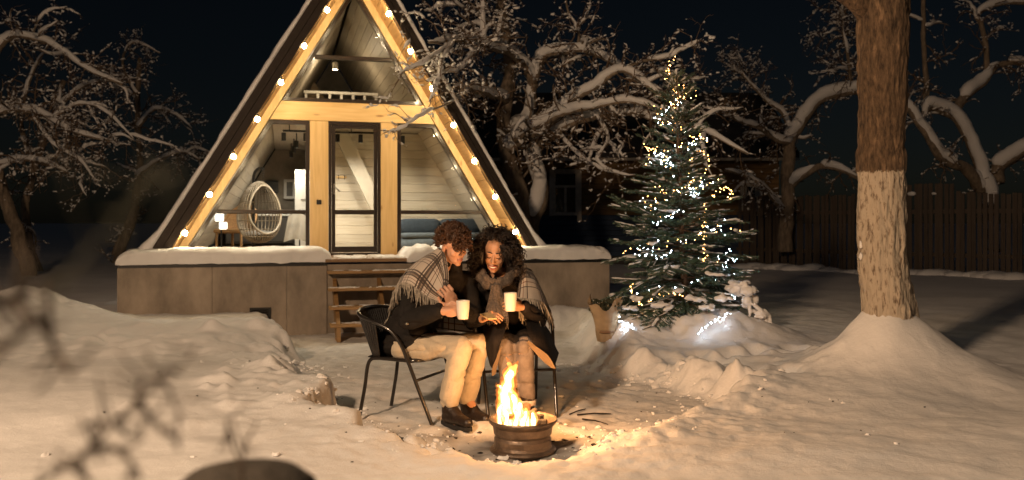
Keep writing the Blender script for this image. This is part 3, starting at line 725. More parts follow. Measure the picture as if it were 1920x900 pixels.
def snowcap(x0, x1, y0, y1, z0, th, label, seed, lumpl=False):
    prof = []; NX = 150; rows = []
    r_ = random.Random(seed)
    for i in range(NX+1):
        x = lerp(x0, x1, i/NX); e = min((x-x0), (x1-x))
        end = min(1, (max(e, 0)/.13))**.5 if not lumpl else min(1, max(e, 0)/.10)**.5
        h = th*(.93 + .07*mnoise.noise((x*1.6, seed, 0)) + .06*mnoise.noise((x*6, seed, 2)))
        if lumpl and x < x0+1.0: h *= 1.0 + .30*mnoise.noise((x*7, seed, 9))
        h = max(.004, h*(.25+.75*end) if end < 1 else h)
        row = []
        for k in range(27):
            t = k/26
            if t < .16:   u = t/.16; yy, zz = y0 + .02*(1-u) , h*.62*u       # front face
            elif t < .42: u = (t-.16)/.26; an_ = u*math.pi/2; yy, zz = y0 + .13*(1-math.cos(an_)), h*(.62+.38*math.sin(an_))
            elif t < .9:  u = (t-.42)/.48; yy, zz = lerp(y0+.13, y1-.05, u), h*(1 + .05*mnoise.noise((x*2, u*3+seed, 1)))
            else:         u = (t-.9)/.1; yy, zz = lerp(y1-.05, y1, u), h*(1-u)
            n_ = mnoise.noise((x*2.2, yy*3+seed, zz*3))*.018 + mnoise.noise((x*7, yy*7+seed, zz*7))*.013 + mnoise.noise((x*19, yy*19, zz*19+seed))*.004
            if .16 < t < .42 and mnoise.noise((x*9, seed+5, 0)) > .35: n_ -= .012
            row.append((x, yy + n_ - (.012*end), z0 + zz + n_))
        rows.append(row)
    mb = MB(); mb.grid(rows); o = mb.build('snow_cap', SNOW, None, True); o.location = HW(0,0,0); o.rotation_euler = (0,0,TH)
    return tag(o, label, 'snow', 'snow lying on the terrace')
snowcap(TL-.02, -.40, -1.325, -.15, -.048, .205, 'thick rounded snow cap along the left part of the terrace', 3)
snowcap(.62, TR+.02, -1.325, -.15, -.048, .20, 'lumpy snow cap along the terrace right of the door', 8, True)
mb = MB()
for i in range(60):
    x = rng.uniform(-.33, .7); y = rng.uniform(-1.28,-.1); r_ = rng.uniform(.02,.07); mb.ell((x,y,-.002), (r_*1.6, r_, .016), seg=8, rings=4, jit=.2, seed=i)
o = mb.build('snow_dusting', SNOW, None, True); o.location = HW(0,0,0); o.rotation_euler = (0,0,TH); tag(o, 'thin trodden snow patches on the deck by the door', 'snow', kind='stuff')
# stairs
stw = wood('stair_wood', (.40,.24,.10), (.25,.14,.055), 'x', 3)
st = empty('wooden_stairs', HW(.23,-1.6,-1.05), TH, 'open wooden stairs of four treads up to the deck', 'stairs')
zs = [.656, .443, .22, .02]; ns = [1.36, 1.60, 1.84, 2.06]
for k in range(4):
    z = zs[k]-.82+1.05; y = -(ns[k]-1.6) 
    mb = MB(); mb.bbox((-.70, y-.13, z-.036), (.70, y+.13, z), .006); mb.build('tread', stw, st)
    mb = MB(); ra = random.Random(k)
    for i in range(26): mb.ell((ra.uniform(-.66,.66), y+ra.uniform(-.1,.1), z+.001), (ra.uniform(.02,.09), .025, .010), seg=8, rings=4, jit=.25, seed=i)
    so_ = mb.build('tread_snow', SNOW, st, True); so_['kind'] = 'stuff'
for x in (-.62, -.02, .58):
    mb = MB(); M_ = Matrix.Identity(4)
    y_top, z_top = -(ns[0]-1.6)+.08, zs[0]-.82+1.05-.04; y_bot, z_bot = -(ns[3]-1.6)-.05, zs[3]-.82+1.05-.28
    v = [(x,y_top+.12,z_top),(x,y_top+.12,z_top-.22),(x,y_bot+.12,z_bot-.05),(x,y_bot-.08,z_bot-.05),(x,y_bot-.08,z_bot+.24)]
    n_ = len(v); vv = v + [(p[0]+.05,p[1],p[2]) for p in v]
    mb.add(vv, [tuple(range(n_-1,-1,-1)), tuple(range(n_,2*n_))] + [(i,(i+1)%n_,(i+1)%n_+n_,i+n_) for i in range(n_)]); mb.build('stringer', stw, st)
# ------------------------------------------------------------------ assumed yard lamp, unseen behind the camera, added to light the yard
ASSUMED_LAMP_POS = Vector((-3.5, -1.3, 4.7)); ASSUMED_LAMP_W = 3350
yl = empty('assumed_yard_lamp', (ASSUMED_LAMP_POS.x-.55, ASSUMED_LAMP_POS.y-.2, 0), 0, 'assumed tall yard lamp on a steel pole, unseen, lighting the snow from behind the viewer', 'lamp')
GALV = mat('galvanised_steel', (.35,.35,.36), .4, metal=1, var=.15)
mb = MB(); mb.tube([(0,0,-.3),(0,0,4.7)], [.07,.045], 12); mb.build('pole', GALV, yl)
mb = MB(); mb.tube([(0,0,4.65),(.12,.05,4.88),(.35,.12,4.95)], .028, 8); mb.build('arm', GALV, yl)
mb = MB(); mb.lathe([(.0,4.96),(.10,4.95),(.20,4.84),(.21,4.80),(.19,4.80),(.09,4.92),(0,4.93)], 20, (.55,.2,0)); sh = mb.build('assumed_lamp_shade', GALV, yl)
mb = MB(); mb.ell((.55,.2,4.84), (.10,.10,.05), seg=14, rings=8); mb.build('diffuser', emit('assumed_lamp_diffuser', (1,.74,.47), 40), yl, True)
ld = bpy.data.lights.new('assumed_yard_lamp_light', 'SPOT'); ld.energy = ASSUMED_LAMP_W; ld.color = (1,.665,.40); ld.spot_size = R(150); ld.spot_blend = .5; ld.shadow_soft_size = .3  # key light of the assumed lamp, inferred from shadows and falloff
lo = bpy.data.objects.new('assumed_yard_lamp_light', ld); COL.objects.link(lo); lo.parent = yl; lo.location = (.55, .2, 4.75)
lo.rotation_euler = (Vector((2.0, 10, -3.6))).to_track_quat('-Z', 'Y').to_euler()

# ------------------------------------------------------------------ neighbour's timber house, dark behind the trees
OCH = wood('ochre_siding', (.20,.12,.05), (.13,.08,.033), 'x', 2.0, .8, False, .3)
NAVY = wood('navy_siding', (.035,.06,.11), (.022,.04,.075), 'x', 2.0, .8, False, .3)
TRIM = mat('old_white_trim', (.45,.41,.35), .7, var=.25, vscale=8)
nb = empty('neighbour_house', (3.3, 24.0, 0), 0, 'dark timber house with ochre and navy siding behind the snowy apple tree', 'house')
def nwall(x0, x1, y):
    for k in range(20):
        z0 = .35 + k*.145; mb = MB(); mb.bbox((x0, y-.03, z0), (x1, y, z0+.139), .012); mb.build('siding_board', NAVY if z0 < 1.48 else OCH, nb)
nwall(-4.2, 4.2, 0.0)
mb = MB(); mb.box((-4.2,.005,.1),(4.2,5.0,3.3)); mb.box((-4.25,-.06,-.2),(4.25,.004,.345)); mb.build('wall_core', mat('dark_plinth', (.06,.055,.05), .9, var=.2), nb)
mb = MB(); mb.add([(-4.6,-.55,3.08),(4.6,-.55,3.08),(4.6,2.6,5.2),(-4.6,2.6,5.2),(-4.6,5.6,3.08),(4.6,5.6,3.08),(-4.6,-.55,3.22),(4.6,-.55,3.22),(4.6,2.6,5.34),(-4.6,2.6,5.34),(-4.6,5.6,3.22),(4.6,5.6,3.22)], [(0,1,2,3),(3,2,5,4),(6,9,8,7),(9,10,11,8),(0,6,7,1),(0,3,9,6),(3,4,10,9),(1,7,8,2),(2,8,11,5),(4,5,11,10)]); rf = mb.build('roof', mat('old_roof', (.03,.03,.032), .8), nb)
mb = MB(); mb.box((-4.6,-.57,3.0),(4.6,-.5,3.075)); mb.build('eave_board', TRIM, rf)
DG = mat('dark_glass', (.01,.012,.014), .08)
def nwin(px0, px1, py0, py1, d):
    a = P(px0, py0, d); b_ = P(px1, py1, d); x0, x1, z1, z0 = a.x-3.3, b_.x-3.3, a.z, b_.z; y = d-24.0
    mb = MB()
    for q in (((x0-.12,y-.06,z0-.1),(x0,y-.005,z1+.12)), ((x1,y-.06,z0-.25),(x1+.12,y-.005,z1+.12)), ((x0,y-.058,z1),(x1,y-.005,z1+.13)), ((x0,y-.07,z0-.09),(x1,y-.005,z0))): mb.box(*q)
    w_ = mb.build('window', TRIM, nb)
    mb = MB(); mb.box((x0+.02,y-.05,z0+(z1-z0)*.64),(x1-.02,y-.012,z0+(z1-z0)*.70)); mb.box(((x0+x1)/2-.03,y-.048,z0),((x0+x1)/2+.03,y-.013,z0+(z1-z0)*.64)); mb.box((x0,y-.047,z0),(x0+.05,y-.014,z1)); mb.box((x1-.05,y-.047,z0),(x1,y-.014,z1)); mb.build('sash', TRIM, w_)
    for q in ((x0+.05,(x0+x1)/2-.03,z0,z0+(z1-z0)*.64), ((x0+x1)/2+.03,x1-.05,z0,z0+(z1-z0)*.64), (x0+.05,x1-.05,z0+(z1-z0)*.7,z1)):
        mb = MB(); mb.box((q[0],y-.034,q[2]),(q[1],y-.03,q[3])); mb.build('pane', DG, w_)
nwin(1038, 1082, 326, 398, 23.95); nwin(1396, 1418, 350, 388, 23.95)

# ------------------------------------------------------------------ picket fence
FW = wood('fence_board', (.09,.068,.051), (.055,.041,.031), 'z', 4.0, .7, False, .3)
f0 = Vector((6.0, 22.6, 0)); f1 = Vector((12.2, 15.35, 0)); fd = (f1-f0); fl = fd.length; fang = math.atan2(fd.y, fd.x)
fe = empty('board_fence', f0, fang, 'tall dark brown board fence along the right side of the yard', 'fence')
k = 0; x = 0; fbm_ = {}
fr_ = random.Random(2)
while x < fl:
    wx = f0 + fd.normalized()*x; px = 960 + wx.x/wx.y*FPX
    top = 1.96 + fr_.uniform(-.03,.03) - .05*smooth(1780, 1900, px)
    if 1690 < px < 1786: top = 2.16 + fr_.uniform(-.015,.015)
    mb = MB(); g = .035 if k % 2 else 0.0
    mb.bbox((0, g, -.1), (.086, g+.022, top), .006); o = mb.build('board', FW, fe); o.location = (x, fr_.uniform(-.004,.004), 0); o.rotation_euler = (0, fr_.uniform(-.006,.006), 0)
    x += .112; k += 1
for z in (.55, 1.5):
    mb = MB(); mb.box((-.1, .05, z), (fl, .09, z+.09)); mb.build('rail', FW, fe)
mb = MB()
for i in range(9):
    x = fr_.uniform(.3, fl); r_ = fr_.uniform(.03,.08); mb.ell((x, -.01, fr_.choice((1.94, 1.95, 1.96))), (r_*1.5, .035, r_*.7), seg=8, rings=5, jit=.15, seed=i)
o = mb.build('fence_snow', SNOW, fe, True); o['kind'] = 'stuff'
mb = MB()
for i in range(150):
    t = fr_.random(); p = f0.lerp(f1, t) + Vector((-.25, -.25, 0))*fr_.random(); r_ = fr_.uniform(.06,.28); mb.ell((p.x, p.y, gh(p.x,p.y)+.01), (r_*1.4, r_, r_*.45), seg=8, rings=5, jit=.12, seed=i)
tag(mb.build('snow_drift', SNOW, None, True), 'low lumpy snow drift along the foot of the fence', 'snow', kind='stuff')

# ------------------------------------------------------------------ trees
BARK = mat('apple_bark', (.24,.19,.14), .9, var=.5, vscale=14, bump=.8, bscale=30, stretch=(1,1,.35))
TWIG = mat('twig_bark', (.15,.10,.062), .85, var=.3, vscale=30)
class Tree:
    def __init__(s, seed, dens=1.0): s.t = MB(); s.b = MB(); s.w = MB(); s.s = MB(); s.r = random.Random(seed); s.k = seed; s.dens = dens
    def limb(s, pts, r0, r1, trunk=False, snow=1.0, plaster=0.0, n=7, sides=10, twigs=0, tl=.7, wig=.25):
        pw = [P(*p) if not isinstance(p, Vector) else p for p in pts]; path = [Vector(p) for p in spline(pw, n)]; m = len(path)
        rad = []
        for i, p in enumerate(path):
            t = i/(m-1); r = lerp(r0, r1, t**.8); s.k += 1
            w = Vector((mnoise.noise(p*2.3+Vector((s.k*.0,5,1))), mnoise.noise(p*2.3+Vector((9,1,3))), mnoise.noise(p*2.3+Vector((2,8,7)))))*r*wig*2
            path[i] = p + w; rad.append(r*(1+.16*mnoise.noise(p*5)))
        (s.t if trunk else s.b).tube(path, rad, sides)
        if snow > 0: s.cover(path, rad, snow, plaster)
        if twigs:
            s.twigs(path, rad, int(twigs*s.dens), tl)
            if tl > .55:
                for _ in range(max(2, int(twigs*.22*s.dens))):   # secondary boughs carrying their own snow and twigs
                    i = min(m-2, int((.15+.8*s.r.random())*m)); t = (path[i+1]-path[i]).normalized(); d = Vector((s.r.gauss(0,1), s.r.gauss(0,1), s.r.gauss(.3,.8))); d = (d - t*d.dot(t)*.7 + t*.8).normalized()
                    L_ = tl*s.r.uniform(.7,1.5); q = [path[i].copy()]; nn = 9
                    for j in range(nn): d = (d + Vector((s.r.gauss(0,.22), s.r.gauss(0,.22), s.r.gauss(-.07,.2)))).normalized(); q.append(q[-1]+d*L_/nn)
                    r_ = min(.03, max(.012, rad[i]*.4)); rl = [lerp(r_, r_*.35, j/nn) for j in range(nn+1)]; s.b.tube(q, rl, 6); s.cover(q, rl, 1.05, 0, -.25); s.twigs(q, rl, 7, tl*.6)
        return path, rad
    def cover(s, path, rad, snow, plaster, gate=-.55):
        run = []; rr = []; m = len(path)
        def flush():
            if len(run) > 2: 
                r2 = rr[:]; r2[0] *= .35
                for e_, k_ in enumerate((.12,.4,.62,.8,.92)):
                    if e_ < len(r2): r2[-1-e_] *= k_
                s.s.tube(run, r2, 10)
            run.clear(); rr.clear()
        for i, p in enumerate(path):
            t = (path[min(i+1,m-1)] - path[max(i-1,0)]).normalized(); hz = math.sqrt(max(0, 1-t.z*t.z))
            nz = mnoise.noise(p*3.1 + Vector((0,0,s.k*.013)))
            amt = snow*(.25+.75*hz)*(1+.45*nz) if hz > .3 or plaster else 0
            if amt*(1 if hz > .3 else plaster) < .22 or nz < gate: flush(); continue
            r = rad[i]; th = min(.10, .034 + r*.62)*amt
            up = Vector((0,0,1)) - t*t.z; up = up.normalized()*(.25+.75*hz) if up.length > .05 else Vector((0,0,0))
            off = up*(r*.45 + th*.5) + Vector((-.35,-.9,0))*(r*.5*plaster + r*.30)
            run.append(p+off); rr.append(max(r*.84, .02) + th*.46)
        flush()
    def twigs(s, path, rad, cnt, L):
        m = len(path)
        for _ in range(cnt):
            i = min(m-2, int(s.r.random()**.8*m)); p = path[i]; t = (path[i+1]-path[i]).normalized()
            d = Vector((s.r.gauss(0,1), s.r.gauss(0,1), s.r.gauss(.15,.9))); d = (d - t*d.dot(t)*.6 + t*.5).normalized()
            s.twig(p, d, L*s.r.uniform(.4,1.2), max(.0065, min(.017, rad[i]*.38)), 2)
    def twig(s, p, d, L, r, depth):
        n = max(3, int(L/.09)); q = [p.copy()]; dd = d.copy(); st = L/n
        for i in range(n):
            dd = (dd + Vector((s.r.gauss(0,.26), s.r.gauss(0,.26), s.r.gauss(-.06,.24)))).normalized(); q.append(q[-1] + dd*st)
        s.w.tube(q, [lerp(r, r*.5, i/n) for i in range(n+1)], 4 if depth == 2 else 3, cap=False)
        for i in range(1, n+1):                # buds, spurs and snow sitting in the twigs
            if depth > 0 and s.r.random() < .62:
                e = (dd + Vector((s.r.gauss(0,.8), s.r.gauss(0,.8), s.r.gauss(.1,.7)))).normalized(); s.twig(q[i], e, L*s.r.uniform(.22,.5), r*.66, depth-1)
            a = (q[i]-q[i-1]); flat = 1-abs(a.normalized().z)
            if s.r.random() < .12+.5*flat*flat:
                w = s.r.uniform(.006,.012) + .024*s.r.random()**5; M_ = a.to_track_quat('X','Z').to_matrix()
                s.s.ell(q[i-1].lerp(q[i], .5)+Vector((0,0,r+w*.4)), (min(st*.8, w*3.2), w*1.0, w*.75), M_, seg=6, rings=4, jit=.2, seed=s.k+i)
    def done(s, name, label, base, bark=BARK, twig=TWIG):
        e = empty(name, base, 0, label, 'tree')
        a = np.array(s.s.v)
        if len(a):
            a = a + .022*np.stack([fbm3(a*11+1,2), fbm3(a*11+5,2), fbm3(a*11+9,2)], 1) + .008*np.stack([vnoise(a*37+1), vnoise(a*37+5), vnoise(a*37+9)], 1); s.s.v = [tuple(q) for q in a]
        for mb, nm, mt in ((s.t,'trunk',bark), (s.b,'limbs',bark), (s.w,'twigs',twig), (s.s,'branch_snow',SNOW)):
            if mb.v:
                mb.v = [(v[0]-base[0], v[1]-base[1], v[2]-base[2]) for v in mb.v]; o = mb.build(nm, mt, e, True)
                if nm in ('twigs','branch_snow'): o['kind'] = 'stuff'
        return e
D = 15.5
T = Tree(21)
T.limb([(985,500,D),(981,427,D),(971,352,D),(949,277,D),(947,203,D-.2),(955,150,D-.3),(952,90,D-.3),(941,0,D-.4),(930,-80,D-.5)], .20, .07, True, snow=.5, twigs=16, sides=12)
T.limb([(1003,500,D+.2),(999,453,D+.2),(997,405,D+.2),(1014,368,D+.1),(1004,299,D),(997,262,D)], .17, .13, True, snow=1.0, plaster=1.2, sides=12)
T.limb([(997,262,D),(1019,256,D-.1),(1061,235,D-.4),(1125,216,D-.8),(1190,210,D-1.2),(1232,226,D-1.5),(1307,240,D-1.9),(1403,290,D-2.2)], .13, .010, snow=1.25, twigs=26, tl=.85)
T.limb([(953,280,D-.1),(985,258,D-.3),(1019,240,D-.6),(1061,197,D-.9),(1104,171,D-1.2),(1163,133,D-1.6),(1200,150,D-1.8),(1240,185,D-2.0)], .10, .025, snow=1.3, twigs=22, tl=.75)
T.limb([(962,262,D-.3),(1000,240,D-.6),(1050,215,D-.9),(1110,200,D-1.3),(1180,190,D-1.6),(1260,215,D-1.9)], .085, .02, snow=1.3, twigs=22, tl=.8)
T.limb([(963,250,D),(990,225,D),(996,190,D-.1),(1000,155,D-.2)], .10, .09, snow=1.1, plaster=1.0)
T.limb([(1000,155,D-.2),(985,125,D-.4),(960,103,D-.7),(933,94,D-1.2),(896,82,D-1.9),(853,76,D-2.6),(805,80,D-3.4)], .085, .02, snow=1.3, twigs=26, tl=.7)
T.limb([(1000,155,D-.2),(1014,115,D-.3),(1030,100,D-.4),(1060,97,D-.6),(1093,94,D-.8),(1147,117,D-1.1),(1190,150,D-1.4),(1230,165,D-1.7)], .085, .02, snow=1.3, twigs=26, tl=.7)
T.limb([(949,187,D-.3),(923,179,D-1.0),(880,168,D-2.0),(848,165,D-2.8)], .07, .03, snow=1.1, twigs=16, tl=.7)
T.limb([(909,78,D-1.7),(907,40,D-1.6),(904,0,D-1.5),(898,-60,D-1.5)], .05, .03, snow=.9, plaster=.9, twigs=14, tl=.6)
T.limb([(1080,96,D-.7),(1085,60,D-.6),(1065,20,D-.5),(1055,-40,D-.4)], .035, .012, snow=.7, twigs=16, tl=.7)
T.limb([(1160,135,D-1.6),(1200,115,D-1.8),(1250,108,D-2.1),(1285,90,D-2.4),(1315,76,D-2.6)], .03, .008, snow=.8, twigs=16, tl=.5)
T.limb([(1120,216,D-.8),(1140,262,D-1.0),(1120,300,D-1.2),(1160,330,D-1.4)], .03, .01, snow=.7, twigs=14, tl=.6)
T.limb([(1050,240,D-.4),(1060,262,D-.8),(1085,290,D-1.0),(1130,318,D-1.3),(1190,330,D-1.6)], .025, .008, snow=.7, twigs=14, tl=.55)
T.limb([(880,168,D-2.0),(850,190,D-2.9),(800,210,D-3.6),(765,232,D-3.9),(735,250,D-4.0)], .022, .006, snow=.4, twigs=14, tl=.45)
T.limb([(853,76,D-2.6),(820,100,D-3.3),(790,120,D-3.7),(745,140,D-3.95)], .025, .006, snow=.7, twigs=16, tl=.5)
T.limb([(853,76,D-2.6),(830,110,D-3.2),(822,150,D-3.5),(805,190,D-3.7)], .03, .008, snow=1.0, twigs=22, tl=.5)
T.limb([(896,82,D-1.9),(880,110,D-2.4),(860,130,D-2.8),(820,140,D-3.3)], .03, .01, snow=1.0, twigs=22, tl=.55)
T.limb([(940,60,D-.4),(900,30,D-.8),(860,10,D-1.4),(830,-20,D-1.8)], .03, .01, snow=.8, twigs=18, tl=.6)
T.done('apple_tree', 'large snow-laden apple tree leaning out beside the cabin roof', P(990,500,D))
# fruit trees, left background
D = 19.0; T = Tree(44, .75)
T.limb([(70,590,D),(55,520,D),(35,440,D),(12,380,D),(-10,300,D-.2),(-20,200,D-.4),(-30,100,D-.6)], .19, .10, True, snow=.35, sides=10)
T.limb([(-20,120,D-.5),(20,70,D-.7),(90,80,D-.8),(160,128,D-.9),(230,160,D-1)], .08, .02, snow=1.2, twigs=34, tl=.8)
T.limb([(-15,220,D-.4),(30,205,D-.7),(80,215,D-.9),(140,248,D-1.2),(205,265,D-1.4)], .09, .02, snow=1.2, twigs=44, tl=.9)
T.limb([(-10,310,D-.3),(40,300,D-.6),(90,306,D-.9),(130,326,D-1.2)], .06, .02, snow=1.1, twigs=20, tl=.6)
T.limb([(60,215,D-.8),(100,270,D-1.0),(150,300,D-1.2),(180,340,D-1.3)], .035, .01, snow=1.0, twigs=34, tl=.75)
T.limb([(100,220,D-.9),(150,195,D-1.0),(200,210,D-1.1),(250,260,D-1.2)], .03, .008, snow=1.0, twigs=30, tl=.7)
T.done('fruit_tree', 'snow-covered fruit tree at the far left with low spreading limbs', P(70,600,D))
D = 21.0; T = Tree(45, .6)
T.limb([(85,560,D),(66,500,D),(48,400,D),(60,330,D),(90,240,D),(120,150,D)], .14, .06, True, snow=.5, plaster=.5, sides=10, twigs=20)
T.limb([(70,320,D),(40,230,D-.3),(60,140,D-.5),(100,70,D-.6)], .07, .02, snow=.9, twigs=26, tl=.8)
T.limb([(100,210,D),(160,160,D-.3),(230,150,D-.5)], .05, .015, snow=1.0, twigs=26, tl=.8)
T.done('fruit_tree', 'thinner pale-barked fruit tree just right of the far left one', P(85,570,D))
D = 25.0; T = Tree(46, .6)
T.limb([(215,520,D),(225,470,D),(250,400,D),(262,300,D),(258,200,D),(262,110,D)], .16, .06, True, snow=.3, sides=10, twigs=26)
T.limb([(255,330,D),(300,300,D-.4),(340,285,D-.6),(375,300,D-.8)], .06, .02, snow=1.1, twigs=26, tl=.8)
T.limb([(260,240,D),(290,205,D-.3),(330,215,D-.5),(360,240,D-.7)], .06, .015, snow=1.0, twigs=26, tl=.8)
T.limb([(258,180,D),(230,120,D-.3),(250,80,D-.4),(300,100,D-.6)], .05, .015, snow=1.0, twigs=26, tl=.8)
T.limb([(215,480,D),(232,430,D),(262,360,D+.2)], .12, .05, snow=.4, twigs=8)
T.done('fruit_tree', 'dim snowy fruit tree between the left trees and the cabin', P(215,530,D))
# trees behind the fence, right background
D = 19.5; T = Tree(61, .7)
T.limb([(1862,470,D),(1856,400,D),(1853,356,D),(1827,284,D),(1791,222,D-.2),(1747,200,D-.4),(1733,212,D-.5)], .17, .09, True, snow=1.1, plaster=1.0, twigs=10)
T.limb([(1790,220,D-.2),(1804,187,D-.1),(1844,151,D),(1871,124,D),(1911,118,D),(1960,140,D)], .12, .06, snow=1.2, twigs=16)
T.limb([(1846,356,D),(1809,316,D-.3),(1769,298,D-.5),(1747,267,D-.7),(1707,209,D-.9),(1690,190,D-1)], .15, .06, snow=1.2, twigs=12)
T.limb([(1866,345,D),(1871,312,D),(1916,284,D-.3),(1970,260,D-.5)], .17, .10, snow=1.2, twigs=8)
T.limb([(1851,150,D),(1848,90,D),(1840,45,D),(1831,31,D),(1850,15,D),(1880,6,D),(1930,5,D)], .06, .05, snow=1.0, twigs=16)
T.limb([(1738,210,D-.4),(1735,120,D-.4),(1731,40,D-.4),(1731,-40,D-.4)], .07, .04, snow=.3, twigs=14)
T.done('fruit_tree', 'thick-limbed snowy tree behind the fence at the right edge', P(1862,480,D))
D = 21.0; T = Tree(62, .8)
T.limb([(1470,470,D),(1475,380,D),(1478,300,D),(1486,258,D),(1510,215,D-.2),(1545,185,D-.3),(1612,168,D-.5),(1690,180,D-.7)], .19, .10, True, snow=1.15, plaster=.3, twigs=14)
T.limb([(1482,270,D),(1455,262,D-.3),(1425,240,D-.6),(1395,230,D-.8),(1360,215,D-1.0)], .09, .03, snow=1.0, twigs=26, tl=.9)
T.limb([(1480,350,D),(1520,320,D-.3),(1560,312,D-.4),(1610,335,D-.6)], .11, .05, snow=1.1, twigs=10)
T.limb([(1486,258,D),(1470,215,D),(1440,190,D-.2),(1410,160,D-.4),(1385,130,D-.6)], .07, .02, snow=.9, twigs=34, tl=.9)
T.limb([(1470,400,D),(1440,360,D-.4),(1400,330,D-.8),(1360,320,D-1.1)], .07, .03, snow=1.0, twigs=14, tl=.7)
T.limb([(1600,170,D-.5),(1590,110,D-.6),(1580,50,D-.6),(1590,-10,D-.6)], .05, .02, snow=.6, twigs=50, tl=.9)
T.done('fruit_tree', 'arching snowy tree behind the fence left of the whitewashed trunk', P(1470,480,D))

# big whitewashed trunk in front
tr = empty('whitewashed_tree', (TRUNK[0], TRUNK[1], 0), 0, 'thick tree trunk with rough bark and a whitewashed lower half', 'tree')
WB = bpy.data.materials.new('whitewashed_bark'); WB.use_nodes = True; nt = WB.node_tree; N = nt.nodes.new; L = nt.links.new; b = nt.nodes['Principled BSDF']; b.inputs['Roughness'].default_value = .9
tc = N('ShaderNodeTexCoord'); mp = N('ShaderNodeMapping'); mp.inputs['Scale'].default_value = (1,1,.28); L(tc.outputs['Object'], mp.inputs[0])
nz = N('ShaderNodeTexNoise'); nz.inputs['Scale'].default_value = 38; nz.inputs['Detail'].default_value = 10; nz.inputs['Roughness'].default_value = .7; L(mp.outputs[0], nz.inputs['Vector'])
r1 = N('ShaderNodeValToRGB'); r1.color_ramp.elements[0].position = .36; r1.color_ramp.elements[1].position = .66; r1.color_ramp.elements[0].color = (.028,.017,.010,1); r1.color_ramp.elements[1].color = (.18,.118,.07,1); L(nz.outputs['Fac'], r1.inputs[0])
r2 = N('ShaderNodeValToRGB'); r2.color_ramp.elements[0].position = .37; r2.color_ramp.elements[1].position = .49; r2.color_ramp.elements[0].color = (.16,.115,.08,1); r2.color_ramp.elements[1].color = (.50,.43,.34,1); L(nz.outputs['Fac'], r2.inputs[0])
n5 = N('ShaderNodeTexNoise'); n5.inputs['Scale'].default_value = 3.5; n5.inputs['Detail'].default_value = 4; L(tc.outputs['Object'], n5.inputs['Vector'])
sx_ = N('ShaderNodeSeparateXYZ'); L(tc.outputs['Object'], sx_.inputs[0])
jt = N('ShaderNodeMath'); jt.operation = 'MULTIPLY_ADD'; jt.inputs[1].default_value = .16; L(nz.outputs['Fac'], jt.inputs[0]); L(sx_.outputs['Z'], jt.inputs[2])
ls = N('ShaderNodeMath'); ls.operation = 'LESS_THAN'; ls.inputs[1].default_value = 1.79; L(jt.outputs[0], ls.inputs[0])
pr = N('ShaderNodeValToRGB'); pr.color_ramp.elements[0].position = .56; pr.color_ramp.elements[1].position = .66; pr.color_ramp.elements[0].color = (1,1,1,1); pr.color_ramp.elements[1].color = (1.9,1.9,1.9,1)
n6 = N('ShaderNodeTexNoise'); n6.inputs['Scale'].default_value = 13; n6.inputs['Detail'].default_value = 5; L(mp.outputs[0], n6.inputs['Vector']); L(n6.outputs['Fac'], pr.inputs[0])
pm = N('ShaderNodeMixRGB'); pm.blend_type = 'MULTIPLY'; pm.inputs[0].default_value = 1; L(r1.outputs[0], pm.inputs[1]); L(pr.outputs[0], pm.inputs[2])
mx = N('ShaderNodeMixRGB'); L(ls.outputs[0], mx.inputs[0]); L(pm.outputs[0], mx.inputs[1]); L(r2.outputs[0], mx.inputs[2]); L(mx.outputs[0], b.inputs['Base Color'])
bp = N('ShaderNodeBump'); bp.inputs['Strength'].default_value = .9; bp.inputs['Distance'].default_value = .03; L(nz.outputs['Fac'], bp.inputs['Height']); L(bp.outputs[0], b.inputs['Normal'])
prof = [(-.1,1672,.25),(.25,1672,.235),(.45,1672,.215),(.7,1666,.195),(1.0,1658,.178),(1.3,1654,.172),(1.75,1655,.168),(2.2,1656,.170),(2.6,1656,.178),(2.9,1657,.186),(3.2,1660,.17),(3.8,1668,.15)]
sp_ = spline(prof, 24); pts = []
SEG = 120; co = []
for z, px, r in sp_:
    cx_ = (px-960)/FPX*TRUNK[1] - TRUNK[0]
    for k in range(SEG):
        a = 2*math.pi*k/SEG; co.append((cx_ + r*math.cos(a), r*math.sin(a), z))
co = np.array(co); cxs = np.array([(px-960)/FPX*TRUNK[1]-TRUNK[0] for z, px, r in sp_]).repeat(SEG)
dirv = np.stack([co[:,0]-cxs, co[:,1]], 1); dirv /= np.linalg.norm(dirv, axis=1)[:,None]
pl_ = np.abs(fbm3(co*np.array([22,22,5.0]), 3)); gn = fbm3(co*np.array([6,6,1.2])+5, 3); fn = fbm3(co*np.array([60,60,22.0])+2, 2)
disp = .034*(pl_-.25) + .028*gn + .005*fn
co[:,0] += dirv[:,0]*disp; co[:,1] += dirv[:,1]*disp
mb = MB(); n_ = len(sp_)
mb.add(co, [(i*SEG+k, i*SEG+(k+1) % SEG, (i+1)*SEG+(k+1) % SEG, (i+1)*SEG+k) for i in range(n_-1) for k in range(SEG)]); mb.build('trunk', WB, tr, True)
base = Vector((TRUNK[0], TRUNK[1], 0))
def lmb(nm, pts, r0, r1):
    mb = MB(); path = [Vector(p)-base for p in spline([P(*p) for p in pts], 10)]; mb.tube(path, [lerp(r0, r1, i/(len(path)-1))*(1+.12*mnoise.noise(p*6)) for i, p in enumerate(path)], 20); return mb.build(nm, WB, tr, True)
lmb('limb', [(1655,50,6.6),(1628,24,6.6),(1608,5,6.55),(1570,-20,6.5),(1520,-50,6.4)], .10, .06)
lmb('limb', [(1665,10,6.65),(1690,-40,6.8),(1740,-90,7.0)], .13, .08)
mb = MB(); mb.ell((.13-.02,-.06,2.02),(.03,.05,.08), seg=14, rings=8, jit=.06); mb.ell((.09,-.11,2.22),(.035,.035,.06), seg=14, rings=8, jit=.06); mb.build('burl', WB, tr, True)
mb = MB(); cl = random.Random(9)
